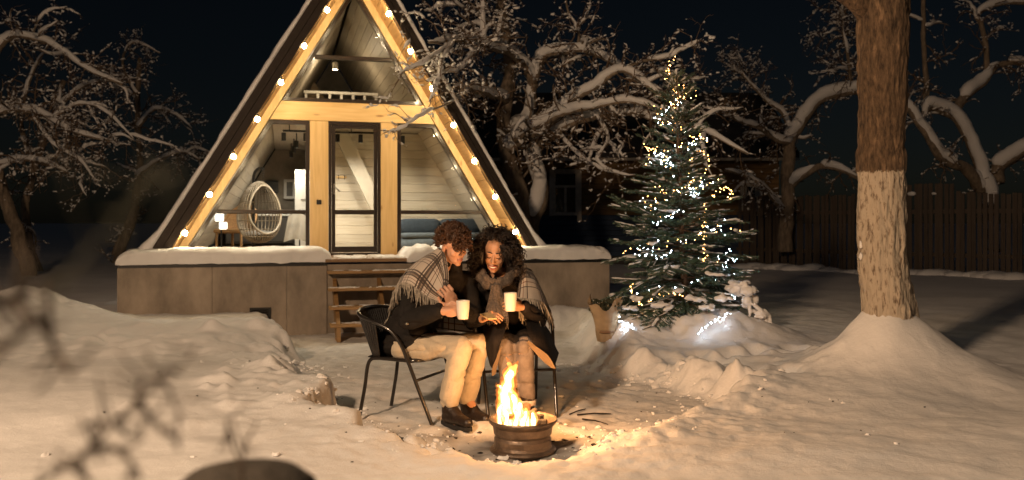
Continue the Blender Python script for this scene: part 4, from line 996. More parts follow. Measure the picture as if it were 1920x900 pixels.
for i in range(0):
    a = cl.uniform(-2.6,-.6); z = .50 + .30*cl.random()**2; r_ = cl.uniform(.02,.05)*(1 - (z-.5)*1.4); mb.ell((.05+.205*math.cos(a), .205*math.sin(a), z-.05), (r_*1.2, r_*.7, r_*1.5), seg=8, rings=5, jit=.15, seed=i)
for z in (1.06, 1.15): mb.ell((-.185, -.03, z), (.012,.02,.03), seg=8, rings=5, jit=.2, seed=int(z*10))
o = mb.build('bark_snow', SNOW, tr, True); o['kind'] = 'stuff'
# ------------------------------------------------------------------ garden chairs: bent black tube with woven seat and back
CH = mat('black_enamel_tube', (.014,.012,.011), .28, coat=.3); WV = mat('black_woven_plastic', (.013,.012,.012), .45, bump=.5, bscale=160)
def chair(loc, rz, label):
    c = empty('garden_chair', loc, rz, label, 'chair', 'black garden chairs by the fire')
    def arm(s): return [(.285,s*.235,-.01),(.19,s*.245,.22),(.105,s*.255,.43),(.055,s*.262,.54),(-.02,s*.27,.625),(-.13,s*.275,.672),(-.25,s*.25,.705),(-.315,s*.17,.728),(-.345,s*.06,.738)]
    path = arm(-1) + arm(1)[::-1]
    mb = MB(); mb.tube(spline(path, 6), .0125, 9); mb.build('arm_and_front_leg_tube', CH, c, True)
    for s in (-1, 1):
        mb = MB(); mb.tube(spline([(-.29,s*.215,-.01),(-.245,s*.21,.22),(-.225,s*.208,.36),(-.20,s*.207,.412),(-.15,s*.208,.425),(0,s*.215,.425),(.115,s*.232,.425)], 6), .0125, 9); mb.build('rear_leg', CH, c, True)
    mb = MB(); mb.tube([(.112,-.24,.425),(.16,-.19,.425),(.20,-.1,.425),(.205,0,.425),(.20,.1,.425),(.16,.19,.425),(.112,.24,.425)], .012, 8); mb.build('seat_front_rail', CH, c, True)
    mb = MB(); mb.tube([(.155,-.25,.30),(.155,.25,.30)], .010, 8); mb.build('stretcher', CH, c, True)
    # woven seat
    rows = []
    for i in range(13):
        x = -.215 + .415*i/12; hw = .208 + .02*i/12 if x < .11 else .235*math.sqrt(max(.02, 1-((x-.11)/.10)**2))
        rows.append([(x, -hw+2*hw*k/24, .428 - .018*math.sin(math.pi*i/12)*math.sin(math.pi*k/24)) for k in range(25)])
    mb = MB(); mb.grid(rows)
    for r in rows: mb.tube([Vector(p)+Vector((0,0,.004)) for p in r], .006, 5)
    mb.build('woven_seat', WV, c, True)
    # woven back between the seat and the top rail
    rows = []
    top = spline([(-.13,-.272,.668),(-.25,-.25,.703),(-.315,-.17,.726),(-.345,-.06,.736),(-.345,.06,.736),(-.315,.17,.726),(-.25,.25,.703),(-.13,.272,.668)], 5)
    bot = spline([(-.13,-.212,.43),(-.17,-.205,.43),(-.215,-.14,.43),(-.225,-.05,.43),(-.225,.05,.43),(-.215,.14,.43),(-.17,.205,.43),(-.13,.212,.43)], 5)
    for j in range(9):
        t = j/8; rows.append([tuple(b_*(1-t)+a*t) for a, b_ in zip(top, bot)])
    mb = MB(); mb.grid(rows)
    for k in range(0, len(top)): mb.tube([r[k] for r in rows], .0065, 5)
    mb.build('woven_back', WV, c, True)
    return c
chair((-.68, 5.81, -.005), R(-21.7), 'black tube garden chair under the man in beige trousers')
chair((.02, 6.04, .0), R(-79), 'black tube garden chair under the woman in the dark coat')

# ------------------------------------------------------------------ wheel rim fire pit
RUST = mat('sooty_steel', (.19,.14,.105), .42, var=.55, vscale=9, metal=.5, bump=.25, bscale=30)
FZ = gh(*FIRE) + .004
rim = empty('wheel_rim_fire_pit', (FIRE[0], FIRE[1], FZ), 0, 'old steel car wheel rim used as a fire pit', 'fire pit')
mb = MB(); mb.lathe([(.150,.028),(.168,.0),(.186,.004),(.192,.014),(.184,.024),(.170,.030),(.165,.045),(.165,.078),(.160,.086),(.157,.094),(.160,.102),(.167,.108),(.170,.130),(.173,.150),(.186,.162),(.194,.172),(.199,.184),(.195,.192),(.188,.190),(.178,.178),(.164,.160),(.156,.135),(.150,.10),(.150,.06)], 96, close=True); mb.build('rim_barrel', RUST, rim)
mb = MB(); mb.lathe([(.152,.070),(.10,.085),(.06,.075),(.0,.075),(.0,.068),(.06,.066),(.10,.075),(.152,.060)], 40); mb.build('wheel_disc', RUST, rim, True)
CHAR = mat('charred_wood', (.02,.015,.012), .9, var=.5, vscale=20, bump=.8, bscale=40)
fr2 = random.Random(4)
for i in range(6):
    a = fr2.uniform(0, 3.14); l = fr2.uniform(.09,.13); z = FZ+.10+.02*i
    mb = MB(); p = Vector((FIRE[0]+fr2.uniform(-.03,.03), FIRE[1]+fr2.uniform(-.03,.03), z)); dv = Vector((math.cos(a)*l, math.sin(a)*l, fr2.uniform(-.02,.04)))
    mb.tube([p-dv, p+dv*.2, p+dv], [.02,.022,.016], 7); o = mb.build('burning_log', CHAR); ob = o
    tag(o, 'charred stick of firewood burning inside the wheel rim', 'firewood', 'firewood burning in the rim')
def flame_mat(name, col, strength, alpha):
    m = bpy.data.materials.new(name); m.use_nodes = True; nt = m.node_tree; nt.nodes.clear(); N = nt.nodes.new; L = nt.links.new
    e = N('ShaderNodeEmission'); e.inputs[0].default_value = (*col,1); e.inputs[1].default_value = strength; t = N('ShaderNodeBsdfTransparent')
    tc = N('ShaderNodeTexCoord'); mp = N('ShaderNodeMapping'); mp.inputs['Scale'].default_value = (1,1,.45); nz = N('ShaderNodeTexNoise'); nz.inputs['Scale'].default_value = 26; nz.inputs['Detail'].default_value = 2; nz.inputs['Distortion'].default_value = .8
    L(tc.outputs['Object'], mp.inputs[0]); L(mp.outputs[0], nz.inputs['Vector'])
    mr = N('ShaderNodeMapRange'); mr.inputs[1].default_value = .36; mr.inputs[2].default_value = .62; mr.inputs[3].default_value = alpha*.25; mr.inputs[4].default_value = min(1, alpha*1.35); L(nz.outputs['Fac'], mr.inputs[0])
    mx = N('ShaderNodeMixShader'); o = N('ShaderNodeOutputMaterial'); L(mr.outputs[0], mx.inputs[0]); L(t.outputs[0], mx.inputs[1]); L(e.outputs[0], mx.inputs[2]); L(mx.outputs[0], o.inputs[0]); return m
FM = [flame_mat('flame_outer', (1,.24,.03), 1.5, .2), flame_mat('flame_mid', (1,.48,.10), 3.2, .42), flame_mat('flame_core', (1,.80,.42), 11.0, .6)]
fl_ = empty('campfire_flames', (FIRE[0], FIRE[1], FZ+.1), 0, 'tall yellow and orange flames rising from the wheel rim', 'flames')
fb = Vector((FIRE[0], FIRE[1], FZ+.1))
def tongue(pts, d):
    mb = MB()
    ctr = spline([(*P(x, y, d), r) for x, y, r in pts], 9)
    for j, sc in enumerate((1.0, .68, .40)):
        mb.m = j; path = []; rad = []; n = len(ctr)
        for i, q in enumerate(ctr):
            t = i/(n-1); 
            if t > 1-.14*j: break
            p = Vector(q[:3]); r = max(.0, q[3])*d/FPX*sc; am = .010*t
            p = p + Vector((am*math.sin(p.z*60+d*40+j), am*math.cos(p.z*45+d*70), 0)); r *= 1+.28*math.sin(p.z*85+pts[0][0]*.7+j*1.3)*min(1, t*2)
            path.append(p-fb); rad.append(max(.0008, r))
        rad[-1] = .0008; mb.tube(path, rad, 14, flat=.62)
    return mb.build('flame_tongue', FM, fl_, True)
d0 = FIRE[1]
for pts, d in (([(958,800,17),(953,775,19),(947,748,17),(951,722,15),(960,700,12),(966,684,6),(968,676,1)], d0-.02),
               ([(952,798,12),(946,765,15),(945,738,12),(952,712,11),(955,694,8),(953,680,4),(951,670,.6)], d0+.02),
               ([(946,790,9),(940,762,11),(943,740,9),(938,726,7),(931,722,4),(928,716,.6)], d0),
               ([(966,800,13),(963,775,14),(957,745,12),(955,718,9),(961,696,5),(964,688,.6)], d0+.05),
               ([(974,802,13),(972,780,14),(965,757,11),(961,735,7),(966,720,.8)], d0-.05),
               ([(988,803,12),(985,784,13),(977,768,11),(970,750,6),(968,738,.8)], d0-.03),
               ([(1000,802,9),(999,788,11),(1001,775,7),(1005,765,.8)], d0-.02),
               ([(1004,800,6),(1006,786,6),(1008,774,.8)], d0+.05),
               ([(980,803,9),(981,788,9),(986,772,6),(985,760,.8)], d0-.08),
               ([(938,800,7),(935,780,8),(940,760,6),(937,745,.8)], d0-.05),
               ([(948,804,8),(950,790,8),(948,770,6),(951,755,.8)], d0-.09),
               ([(964,804,8),(968,790,8),(966,772,5),(970,760,.8)], d0-.10)):
    tongue(pts, d)
mb = MB()
for i in range(34):
    a = rng.uniform(0,6.28); q = .12*math.sqrt(rng.random()); mb.ell((q*math.cos(a), q*math.sin(a), rng.uniform(.0,.03)), (rng.uniform(.008,.02), rng.uniform(.008,.02), .008), seg=6, rings=4, jit=.3, seed=i)
mb.build('embers', emit('ember_glow', (1,.22,.03), 4.0), fl_)['kind'] = 'stuff'
FIRE_W = 105
for p, e in (((-.02,0,.12), .55), ((-.02,0,.30), .45)):
    ld = bpy.data.lights.new('fire_glow', 'POINT'); ld.energy = FIRE_W*e; ld.color = (1,.45,.15); ld.shadow_soft_size = .06
    lo = bpy.data.objects.new('fire_glow', ld); COL.objects.link(lo); lo.parent = fl_; lo.location = p
# sticks and charcoal lying round the fire
sr = random.Random(12)
for i, (a, b_, lab) in enumerate((((1068,780),(1098,770),'short stick lying on the snow nearest the right chair leg'), ((1082,781),(1146,779),'straight stick lying flat on the snow right of the fire'), ((1092,789),(1140,799),'long thin stick pointing at the viewer right of the fire'), ((737,815),(758,834),'short dark stick stuck in the snow in front of the left chair'))):
    def gp(px, py):
        k = HCAM*FPX/(py-YH)
        for _ in range(4): z = gh((px-960)/FPX*k, k); k = (HCAM-z)*FPX/(py-YH)
        return Vector(((px-960)/FPX*k, k, z))
    A, B = gp(*a)+Vector((0,0,.012)), gp(*b_)+Vector((0,0,.012))
    mb = MB(); m_ = A.lerp(B,.5)+Vector((.004,0,.006)); mb.tube([A, A.lerp(m_,.5), m_, m_.lerp(B,.5), B], [.006,.005,.0055,.005,.003], 6)
    tag(mb.build('stick', CHAR), lab, 'stick')
mb = MB()
for i in range(110):
    a = sr.uniform(0, 6.28); q = sr.gauss(.40,.14) if i < 40 else sr.uniform(.4,2.2); x, y = FIRE[0]-(.2 if i > 40 else 0)+q*math.cos(a)*1.3, FIRE[1]+(.05 if i < 40 else .9)+q*math.sin(a)*.8; r_ = sr.uniform(.004,.014) if i < 40 else sr.uniform(.002,.007)
    mb.ell((x,y,gh(x,y)+r_*.3), (r_*1.5, r_, r_*.6), seg=6, rings=4, jit=.35, seed=i)
tag(mb.build('charcoal_bits', CHAR), 'black charcoal crumbs scattered on the snow round the fire', 'charcoal', kind='stuff')

# ------------------------------------------------------------------ bouquet in kraft paper
bz = P(1135, 628, 8.3); bz.z = gh(bz.x, bz.y) - .02
bq = empty('paper_bouquet', bz, 0, 'bouquet wrapped in brown kraft paper standing in the snow by the spruce', 'bouquet')
KR = mat('kraft_paper', (.42,.30,.18), .75, var=.2, vscale=9, bump=.8, bscale=14)
rows = []
for j in range(13):
    t = j/12; row = []
    for k in range(49):
        a = 2*math.pi*k/48; r = lerp(.075, .165, t**1.2)*(1 + .07*math.sin(a*5+t*3) + .09*mnoise.noise((math.cos(a)*3, math.sin(a)*3, t*4)))
        zt = .38*t + (.05*t*t*math.sin(a*2+2.2) + .03*t*t*math.sin(a*5)); row.append((r*math.cos(a)*1.0, r*math.sin(a)*.8, zt))
    rows.append(row)
mb = MB(); mb.grid(rows); mb.grid([[(p[0]*.97,p[1]*.97,p[2]) for p in r] for r in rows]); mb.build('paper_wrap', KR, bq, True)
mb = MB(); mb.lathe([(.083,.085),(.088,.09),(.088,.11),(.083,.115)], 24, close=True); mb.build('ribbon', mat('ribbon', (.22,.12,.06), .5), bq, True)
GRN = mat('dried_leaf', (.05,.055,.03), .8, var=.4, vscale=20); mb = MB(); lr = random.Random(3)
for i in range(90):
    a = lr.uniform(0,6.28); r = .15*math.sqrt(lr.random()); x, y = r*math.cos(a), r*math.sin(a)*.8; z = lr.uniform(.26,.40)
    d_ = Vector((x*2, y*2, .3)).normalized(); q = d_.to_track_quat('X','Z').to_matrix() @ Matrix.Rotation(lr.uniform(0,6.28), 3, 'X'); l = lr.uniform(.03,.06); w_ = l*.35
    mb.add([Vector((x,y,z))+q@Vector(v) for v in ((0,0,0),(l*.5,w_,.006),(l,0,0),(l*.5,-w_,.006))], [(0,1,2,3)])
for i in range(14):
    a = lr.uniform(0,6.28); r = .12*lr.random(); mb.tube([(r*.3*math.cos(a), r*.3*math.sin(a), .1), (r*math.cos(a), r*math.sin(a)*.8, .36)], .004, 4)
mb.build('leaves', GRN, bq)

# ------------------------------------------------------------------ decorated spruce
NEED = mat('spruce_needles', (.085,.145,.105), .5, var=.45, vscale=7, col2=(.045,.088,.064)); SBARK = mat('spruce_bark', (.14,.085,.05), .9, var=.4, vscale=25, bump=.6, bscale=50)
sz = gh(*SPRUCE) - .03; sb = Vector((SPRUCE[0], SPRUCE[1], sz))
sc_ = empty('spruce_tree', sb, 0, 'green spruce dusted with snow and hung with fairy lights', 'tree')
ZT = 2.89 - sz
mb = MB(); tp = [(.012*math.sin(i*1.3), .01*math.cos(i), ZT*i/12) for i in range(13)]; tp = [(p[0]-.10*(p[2]/ZT), p[1], p[2]) for p in tp]; mb.tube(tp, [lerp(.045,.005,(i/12)**.8) for i in range(13)], 9); mb.build('trunk', SBARK, sc_, True)
st_, ne, sn = MB(), MB(), MB(); rs = random.Random(77); tips = []; surf = []
def width(z): return np.interp(z, [0,.3,.7,1.0,1.35,1.7,2.1,2.4,2.75], [.72,.78,.80,.70,.53,.40,.31,.22,.05])
def needles(p, q, dens=420, L=.026):
    v = q-p; l = v.length; t = v/l; a = t.orthogonal().normalized(); b_ = t.cross(a); n = max(4, int(l*dens)); vs_ = []; fs = []
    for i in range(n):
        u = (i+rs.random())/n; an_ = rs.uniform(0, 6.283); o = a*math.cos(an_)+b_*math.sin(an_)
        if o.z < -.3 and rs.random() < .4: o.z = -o.z
        base = p+v*u; d_ = (o*.82 + t*.62).normalized()*L*rs.uniform(.75,1.2); s = t.cross(o)*.0032; k = len(vs_)
        vs_ += [base-s, base+s, base+d_]; fs.append((k,k+1,k+2))
    ne.add(vs_, fs)
def sblob(p, w, l, dirx):
    M_ = Vector((dirx.x, dirx.y, dirx.z)).to_track_quat('X','Z').to_matrix()
    sn.ell(p+Vector((0,0,w*.35)), (l, w, w*.55), M_, seg=8, rings=5, jit=.18, seed=len(sn.v))
nb_ = 0
z = .10
while z < ZT-.06:
    cnt = 8 if z < 1.6 else (6 if z < 2.3 else 5); a0 = rs.uniform(0, 6.28)
    for k in range(cnt):
        az = a0 + 2*math.pi*k/cnt + rs.uniform(-.35,.35); Lb = width(z)*rs.uniform(.72,1.10)*(1.06 if math.cos(az) < -.3 else .88)
        up = np.interp(z/ZT, [0,.3,.6,1], [-.16,-.02,.22,.85]) + rs.uniform(-.16,.14); tx = -.10*z/ZT
        p = Vector((tx, 0, z+rs.uniform(-.05,.05))); dv = Vector((math.cos(az), math.sin(az), up)).normalized(); n = max(4, int(Lb/.075)); path = [p]
        for i in range(n):
            dv = (dv + Vector((rs.gauss(0,.05), rs.gauss(0,.05), rs.gauss(.015,.03) - (.03 if z < .8 and i < n*.6 else 0)))).normalized(); path.append(path[-1]+dv*Lb/n)
        # keep low boughs on the snow
        for i in range(len(path)):
            g = gh(sb.x+path[i].x, sb.y+path[i].y)-sb.z+.03
            if path[i].z < g: path[i].z = g
        st_.tube(path, [lerp(.011,.003,i/n)*(.6+.4*(1-z/ZT)) for i in range(n+1)], 5, cap=False)
        for i in range(n):
            needles(path[i], path[i+1], 420 if i > n*.2 else 160)
        # side twigs
        for i in range(1, n+1):
            fr = i/n
            if fr < .22: continue
            for sgn in (-1, 1):
                if rs.random() < .05: continue
                tl_ = Lb*(.40*(1-fr)+.11)*rs.uniform(.6,1.2) + .03; side = Vector((-dv.y, dv.x, 0))*sgn
                td = (dv*.75 + side*.72 + Vector((0,0,rs.uniform(-.22,.08)))).normalized(); q0 = path[i] if i < n else path[-1]
                q1 = q0 + td*tl_*.55 ; q2 = q1 + (td + Vector((0,0,rs.uniform(-.15,.12))) + dv*.25).normalized()*tl_*.45
                st_.tube([q0,q1,q2], [.0035,.003,.002], 3, cap=False); needles(q0,q1); needles(q1,q2); surf.append(q2)
                if tl_ > .14:
                    for sg2 in (-1,1):
                        q3 = q1 + (td*.7 + Vector((-td.y,td.x,0))*sg2*.6).normalized()*tl_*.34; needles(q1, q3); surf.append(q3)
                if rs.random() < .42*(1.25-z/ZT): sblob(q1.lerp(q2, .3)+Vector((0,0,.008)), rs.uniform(.005,.011), tl_*rs.uniform(.25,.5), td)
            if rs.random() < .36*(1.2-z/ZT*.6): sblob(path[i]+Vector((0,0,.010)), rs.uniform(.009,.022), rs.uniform(.03,.07), dv)
        tips.append(path[-1]); surf.append(path[-1])
    z += np.interp(z, [0,1.6,2.3,2.7], [.095,.110,.115,.10]) * rs.uniform(.85,1.15)
st_.build('branches', SBARK, sc_)
o = ne.build('needles', NEED, sc_); o['kind'] = 'stuff'
# heavy snow pads on the low right boughs
pad = MB()
for px, py, d, w, l in ((1398,437,8.7,.028,.075),(1378,432,8.7,.024,.04),(1395,545,8.55,.075,.13),(1405,565,8.5,.085,.10),(1385,530,8.5,.05,.09),(1425,590,8.4,.045,.07),(1440,605,8.4,.03,.05),(1300,560,8.35,.05,.09),(1270,545,8.3,.035,.07),(1325,575,8.3,.04,.07),(1255,395,8.6,.025,.09),(1240,335,8.7,.02,.06),(1225,455,8.5,.03,.06),(1340,515,8.4,.03,.07),(1270,500,8.4,.025,.05),(1200,560,8.4,.04,.09),(1180,578,8.3,.04,.07),(1235,572,8.25,.05,.10),(1355,560,8.3,.05,.07)):
    q = P(px,py,d)-sb
    for _ in range(7): pad.ell(q+Vector((rs.gauss(0,l*.5), rs.gauss(0,w*.6), rs.gauss(0,w*.25))), (l*rs.uniform(.35,.7), w*rs.uniform(.5,.9), w*rs.uniform(.4,.7)), Matrix.Rotation(rs.uniform(-.5,.5),3,'Y'), seg=10, rings=6)
for px0, py0, px1, py1, d in ((1412,568,1428,606,8.4),(1420,575,1440,612,8.4),(1405,572,1402,608,8.45),(1430,580,1447,612,8.42)):
    A, B = P(px0,py0,d)-sb, P(px1,py1,d)-sb; pad.tube([A, A.lerp(B,.5)+Vector((.02,0,.03)), B], [.026,.022,.008], 8); needles(A-Vector((0,0,.03)), B-Vector((0,0,.02)), 300)
o = sn.build('bough_snow', SNOW, sc_, True); o['kind'] = 'stuff'
o = remesh(pad, 'bough_snow', SNOW, sc_, .010, 3, .012, 20); o['kind'] = 'stuff'
def fairy(name, label, col, strength, paths, r):
    f = empty(name, sb, 0, label, 'string lights'); w_ = MB(); m_ = MB(); e = emit(name+'_glow', col, strength)
    for path in paths:
        w_.tube(path, .0022, 4, cap=False)
        for p in path:
            m_.ell(Vector(p)+Vector((rs.gauss(0,.012), rs.gauss(0,.012), rs.gauss(0,.012))), r*rs.uniform(.75,1.25), seg=6, rings=4)
    w_.build('wire', mat('green_wire', (.02,.03,.02), .5), f); o = m_.build('tiny_bulbs', e, f); o['kind'] = 'stuff'
def spiral(z0, z1, turns, ph, n, k=.72):
    out = []
    for i in range(n):
        t = i/(n-1); zz = lerp(z0, z1, t); a = ph + turns*2*math.pi*t; w = width(zz)*k*(.8+.3*math.sin(i*.9+ph*3)) + .03
        out.append(Vector((-.1*zz/ZT + w*math.cos(a), w*math.sin(a), zz + .03*math.sin(i*1.7))))
    return out
def pxp(lst, d, n=5): return [Vector(p)-sb for p in spline([P(x,y,d+dd) for x,y,dd in lst], n)]
fairy('warm_fairy_lights', 'string of warm amber fairy lights wound round the spruce', (1,.47,.13), 42, [spiral(.55,2.75,4.6,.5,150), 
    pxp([(1318,380,-.3),(1322,410,-.32),(1318,440,-.35),(1322,475,-.4),(1318,500,-.4)], 9.0, 7), pxp([(1335,372,-.2),(1350,357,-.25),(1362,352,-.25),(1372,360,-.2),(1366,372,-.2)], 9.0, 5),
    pxp([(1186,535,-.5),(1188,558,-.55),(1205,570,-.6),(1230,558,-.6),(1255,552,-.6),(1280,550,-.5)], 9.0, 6), pxp([(1264,140,0),(1262,165,-.05),(1270,190,-.08),(1262,215,-.05),(1268,240,-.08)], 9.0, 5),
    pxp([(1208,268,-.1),(1216,282,-.1),(1228,275,-.15),(1222,292,-.15)], 9.0, 4), pxp([(1230,350,-.35),(1250,360,-.4),(1285,352,-.42),(1300,338,-.35)], 9.0, 5), pxp([(1290,300,-.2),(1312,285,-.2),(1330,300,-.2),(1318,330,-.3)], 9.0, 5)], .0035)
fairy('white_fairy_lights', 'string of cool white fairy lights wound round the spruce', (.70,.86,1.0), 85, [spiral(.25,2.3,4.4,2.4,130,.68),
    pxp([(1228,284,-.25),(1240,292,-.28),(1252,300,-.3),(1238,305,-.3),(1262,310,-.3)], 9.0, 4), pxp([(1290,350,-.35),(1302,358,-.4),(1296,368,-.4),(1312,362,-.4)], 9.0, 4),
    pxp([(1225,420,-.6),(1245,410,-.6),(1262,402,-.55),(1280,395,-.5)], 9.0, 4), pxp([(1190,480,-.6),(1215,478,-.6),(1240,482,-.65),(1262,470,-.6)], 9.0, 4), pxp([(1370,540,-.4),(1380,545,-.45),(1392,538,-.45),(1386,552,-.45),(1374,556,-.45)], 9.0, 5),
    pxp([(1308,628,-1.0),(1322,612,-.95),(1340,602,-.9),(1352,598,-.85),(1366,588,-.8)], 9.0, 6), pxp([(1160,600,-.75),(1172,608,-.8),(1184,612,-.8),(1176,622,-.85),(1166,616,-.85)], 9.0, 5), pxp([(1345,480,-.4),(1360,500,-.45),(1368,470,-.4),(1378,490,-.35)], 9.0, 4)], .0035)
# ------------------------------------------------------------------ people
SKIN_M = mat('skin_fair', (.52,.29,.19), .5, var=.10, vscale=30, sss=.25); SKIN_W = mat('skin_tan', (.47,.26,.155), .45, var=.10, vscale=30, sss=.25)
LIP_M = mat('lips_fair', (.36,.13,.10), .4); LIP_W = mat('lips_rose', (.30,.085,.07), .35); TEETH = mat('teeth', (.75,.72,.66), .3)
JACK = mat('charcoal_wool', (.013,.011,.010), .85, var=.35, vscale=18, bump=.3, bscale=140, spec=.25); COAT = mat('black_wool', (.012,.009,.008), .85, var=.35, vscale=14, bump=.3, bscale=130, spec=.25)
TROU = mat('beige_corduroy', (.48,.41,.31), .9, var=.14, vscale=10, bump=.35, bscale=60, sheen=.2); JEAN = mat('faded_denim', (.15,.125,.115), .9, var=.3, vscale=16, bump=.4, bscale=150)
BOOT = mat('dark_brown_leather', (.018,.011,.008), .42, var=.35, vscale=14, bump=.25, bscale=60); SOLE = mat('black_rubber', (.012,.012,.012), .8)
HAIR_M = mat('brown_curls', (.075,.032,.013), .42, var=.5, vscale=30); HAIR_W = mat('black_curls', (.014,.008,.006), .5, var=.4, vscale=30); LASH = mat('dark_lash', (.012,.008,.006), .7)
TAN = mat('tan_lining', (.13,.085,.045), .85, var=.1, vscale=12); CUP = mat('white_enamel', (.74,.70,.63), .28, coat=.3)
def shift(mb, b): mb.v = [(v[0]-b[0], v[1]-b[1], v[2]-b[2]) for v in mb.v]; return mb
def frame(o, fwd, up=(0,0,1)):
    y = Vector(fwd).normalized(); x = y.cross(Vector(up)).normalized(); z = x.cross(y)
    M_ = Matrix((x, y, z)).transposed().to_4x4(); M_.translation = Vector(o); return M_
def head_prims(mb, M, k=1.0, smile=False):
    M3 = M.to_3x3()
    def E(c, r): mb.ell(M @ (Vector(c)*k), Vector(r)*k, M3, seg=14, rings=9)
    def C(a, ra, b_, rb): mb.cone(M @ (Vector(a)*k), ra*k, M @ (Vector(b_)*k), rb*k)
    E((0,-.012,.035), (.074,.093,.082)); E((0,.028,-.015), (.062,.062,.088)); E((0,.036,-.072), (.046,.046,.036)); E((0,.064,-.097), (.021,.019,.017))
    C((0,.085,.012), .0075, (0,.107,-.026), .0115)
    for s in (-1, 1):
        E((s*.011,.095,-.031), (.008,.009,.007)); E((s*.029,.079,.024), (.022,.011,.007)); E((s*.034,.060,-.024), (.024,.022,.024)); E((s*.074,-.006,-.008), (.010,.019,.030)); E((s*.030,.073,.004), (.0145,.0135,.0095))
    if not smile: E((0,.088,-.058), (.021,.008,.0045)); E((0,.086,-.068), (.018,.008,.006))
    else: E((0,.082,-.062), (.030,.010,.016))
def face_bits(par, b, M, k, lipm, smile):
    M3 = M.to_3x3()
    def part(nm, items, m):
        mb = MB()
        for it in items:
            path = [M @ (Vector(p)*k) for p in it[0]]; mb.tube(path, [r*k for r in it[1]], 8)
        shift(mb, b).build(nm, m, par, True)
    for s in (-1, 1):
        part('eyebrow', [([(s*.012,.089,.030),(s*.028,.089,.036),(s*.048,.076,.031)], [.0030,.0036,.0018])], LASH)
        part('eyelashes', [([(s*.017,.0855,.0005),(s*.030,.0880,-.0050),(s*.044,.0800,-.0005)], [.0016,.0026,.0014])], LASH)
    if smile:
        part('lips', [([(-.031,.083,-.055),(-.016,.0935,-.0545),(0,.0955,-.0555),(.016,.0935,-.0545),(.031,.083,-.055)], [.002,.0042,.0046,.0042,.002]), ([(-.030,.083,-.058),(-.015,.0925,-.0715),(0,.0935,-.0745),(.015,.0925,-.0715),(.030,.083,-.058)], [.002,.0045,.0055,.0045,.002])], lipm)
        part('teeth', [([(-.023,.0865,-.060),(-.010,.0925,-.0625),(0,.0932,-.0632),(.010,.0925,-.0625),(.023,.0865,-.060)], [.0025,.0050,.0054,.0050,.0025])], TEETH)
    else:
        part('lips', [([(-.022,.084,-.061),(-.008,.0945,-.0585),(0,.0955,-.0595),(.008,.0945,-.0585),(.022,.084,-.061)], [.0015,.0036,.0038,.0036,.0015]), ([(-.020,.084,-.0635),(0,.0935,-.068),(.020,.084,-.0635)], [.0015,.0050,.0015])], lipm)
def hand_prims(mb, o, d, back, side, curl, k=1.0, spread=.3, thumb=None):
    # wrist at o, fingers towards d, back = normal of the back of the hand, side = +1/-1 where the thumb sits
    X = Vector(d).normalized(); Z = Vector(back); Z = (Z - X*Z.dot(X)).normalized(); Y = Z.cross(X)
    o = Vector(o)
    def T(p): return o + (X*p[0] + Y*p[1]*side + Z*p[2])*k
    M3 = Matrix((X, Y, Z)).transposed()
    mb.ell(T((.048,0,0)), Vector((.050,.040,.017))*k, M3, seg=12, rings=8); mb.cone(T((-.01,0,0)), .026*k, T((.045,0,0)), .024*k)
    for i, (yo, l) in enumerate(((.034,.92),(.0115,1.0),(-.0115,.95),(-.034,.78))):
        p = Vector((.088, yo, 0)); a = 0; seg = (.044*l, .028*l, .022*l); q = p
        for j in range(3):
            a += curl[j]; dv = Vector((math.cos(a), yo*spread*(1-.5*j), -math.sin(a))); q = p + dv*seg[j]
            mb.cone(T(p), (.0090,.0082,.0074)[j]*k, T(q), (.0090,.0080,.0068)[j]*k, 8); p = q
    th = thumb or ((.022,.034,-.008),(.052,.058,-.028),(.080,.050,-.042))
    mb.cone(T(th[0]), .0135*k, T(th[1]), .0115*k, 8); mb.cone(T(th[1]), .0112*k, T(th[2]), .009*k, 8)
def curls(mb, M, pts, rr, L, rad, coil, k=1.0, fall=.5, seg=11, sides=4):
    for (p, n) in pts:
        p = M @ Vector(p); n = (M.to_3x3() @ Vector(n)).normalized(); l = L*rr.uniform(.65,1.25)
        d = (n + Vector((rr.gauss(0,.35), rr.gauss(0,.35), rr.gauss(0,.35)))).normalized(); c = coil*rr.uniform(.7,1.3); ph = rr.uniform(0,6.28); q = p.copy(); path = []
        turns = rr.uniform(1.3,2.4)*(1 if rr.random() < .5 else -1)
        for i in range(seg):
            t = i/(seg-1); d = (d + Vector((0,0,-fall*.22))*(1 if t > .15 else 0)).normalized(); a = d.orthogonal().normalized(); b_ = d.cross(a)
            q = q + d*l/seg; an_ = ph + turns*6.283*t; path.append(q + (a*math.cos(an_) + b_*math.sin(an_))*c*min(1, t*3))
        mb.tube(path, [rad*(1-.55*(i/(seg-1))**2) for i in range(seg)], sides, cap=False)

# ---- man
mbse = Vector((-.55, 5.7, 0)); man = empty('person', mbse, 0, 'curly-haired person in beige trousers under a plaid blanket holding a white mug', 'person')
hipR, hipL = P(760,650,5.72), P(792,647,5.90); knR, knL = P(863,652,5.47), P(900,645,5.66); anR, anL = P(842,757,5.46), P(876,743,5.68); toR, toL = P(872,796,5.34), P(906,780,5.56)
pel = P(756,632,5.83); che = P(812,548,5.76); shR, shL = P(779,526,5.64), P(872,530,5.86); nek = P(842,505,5.74); hdM = P(851,462,5.66)
elR, wrR = P(764,600,5.48), P(829,583,5.325); elL, wrL = P(888,592,5.70), P(853,573,5.44)
MF = (.58,-.76,-.30); MH = frame(hdM, MF, (-.12,.0,1)); km = 1.02
mb = MB(); head_prims(mb, MH, km); mb.cone(nek-Vector((0,0,.05)), .055, hdM+MH.to_3x3()@Vector((0,-.03,-.05)), .052)
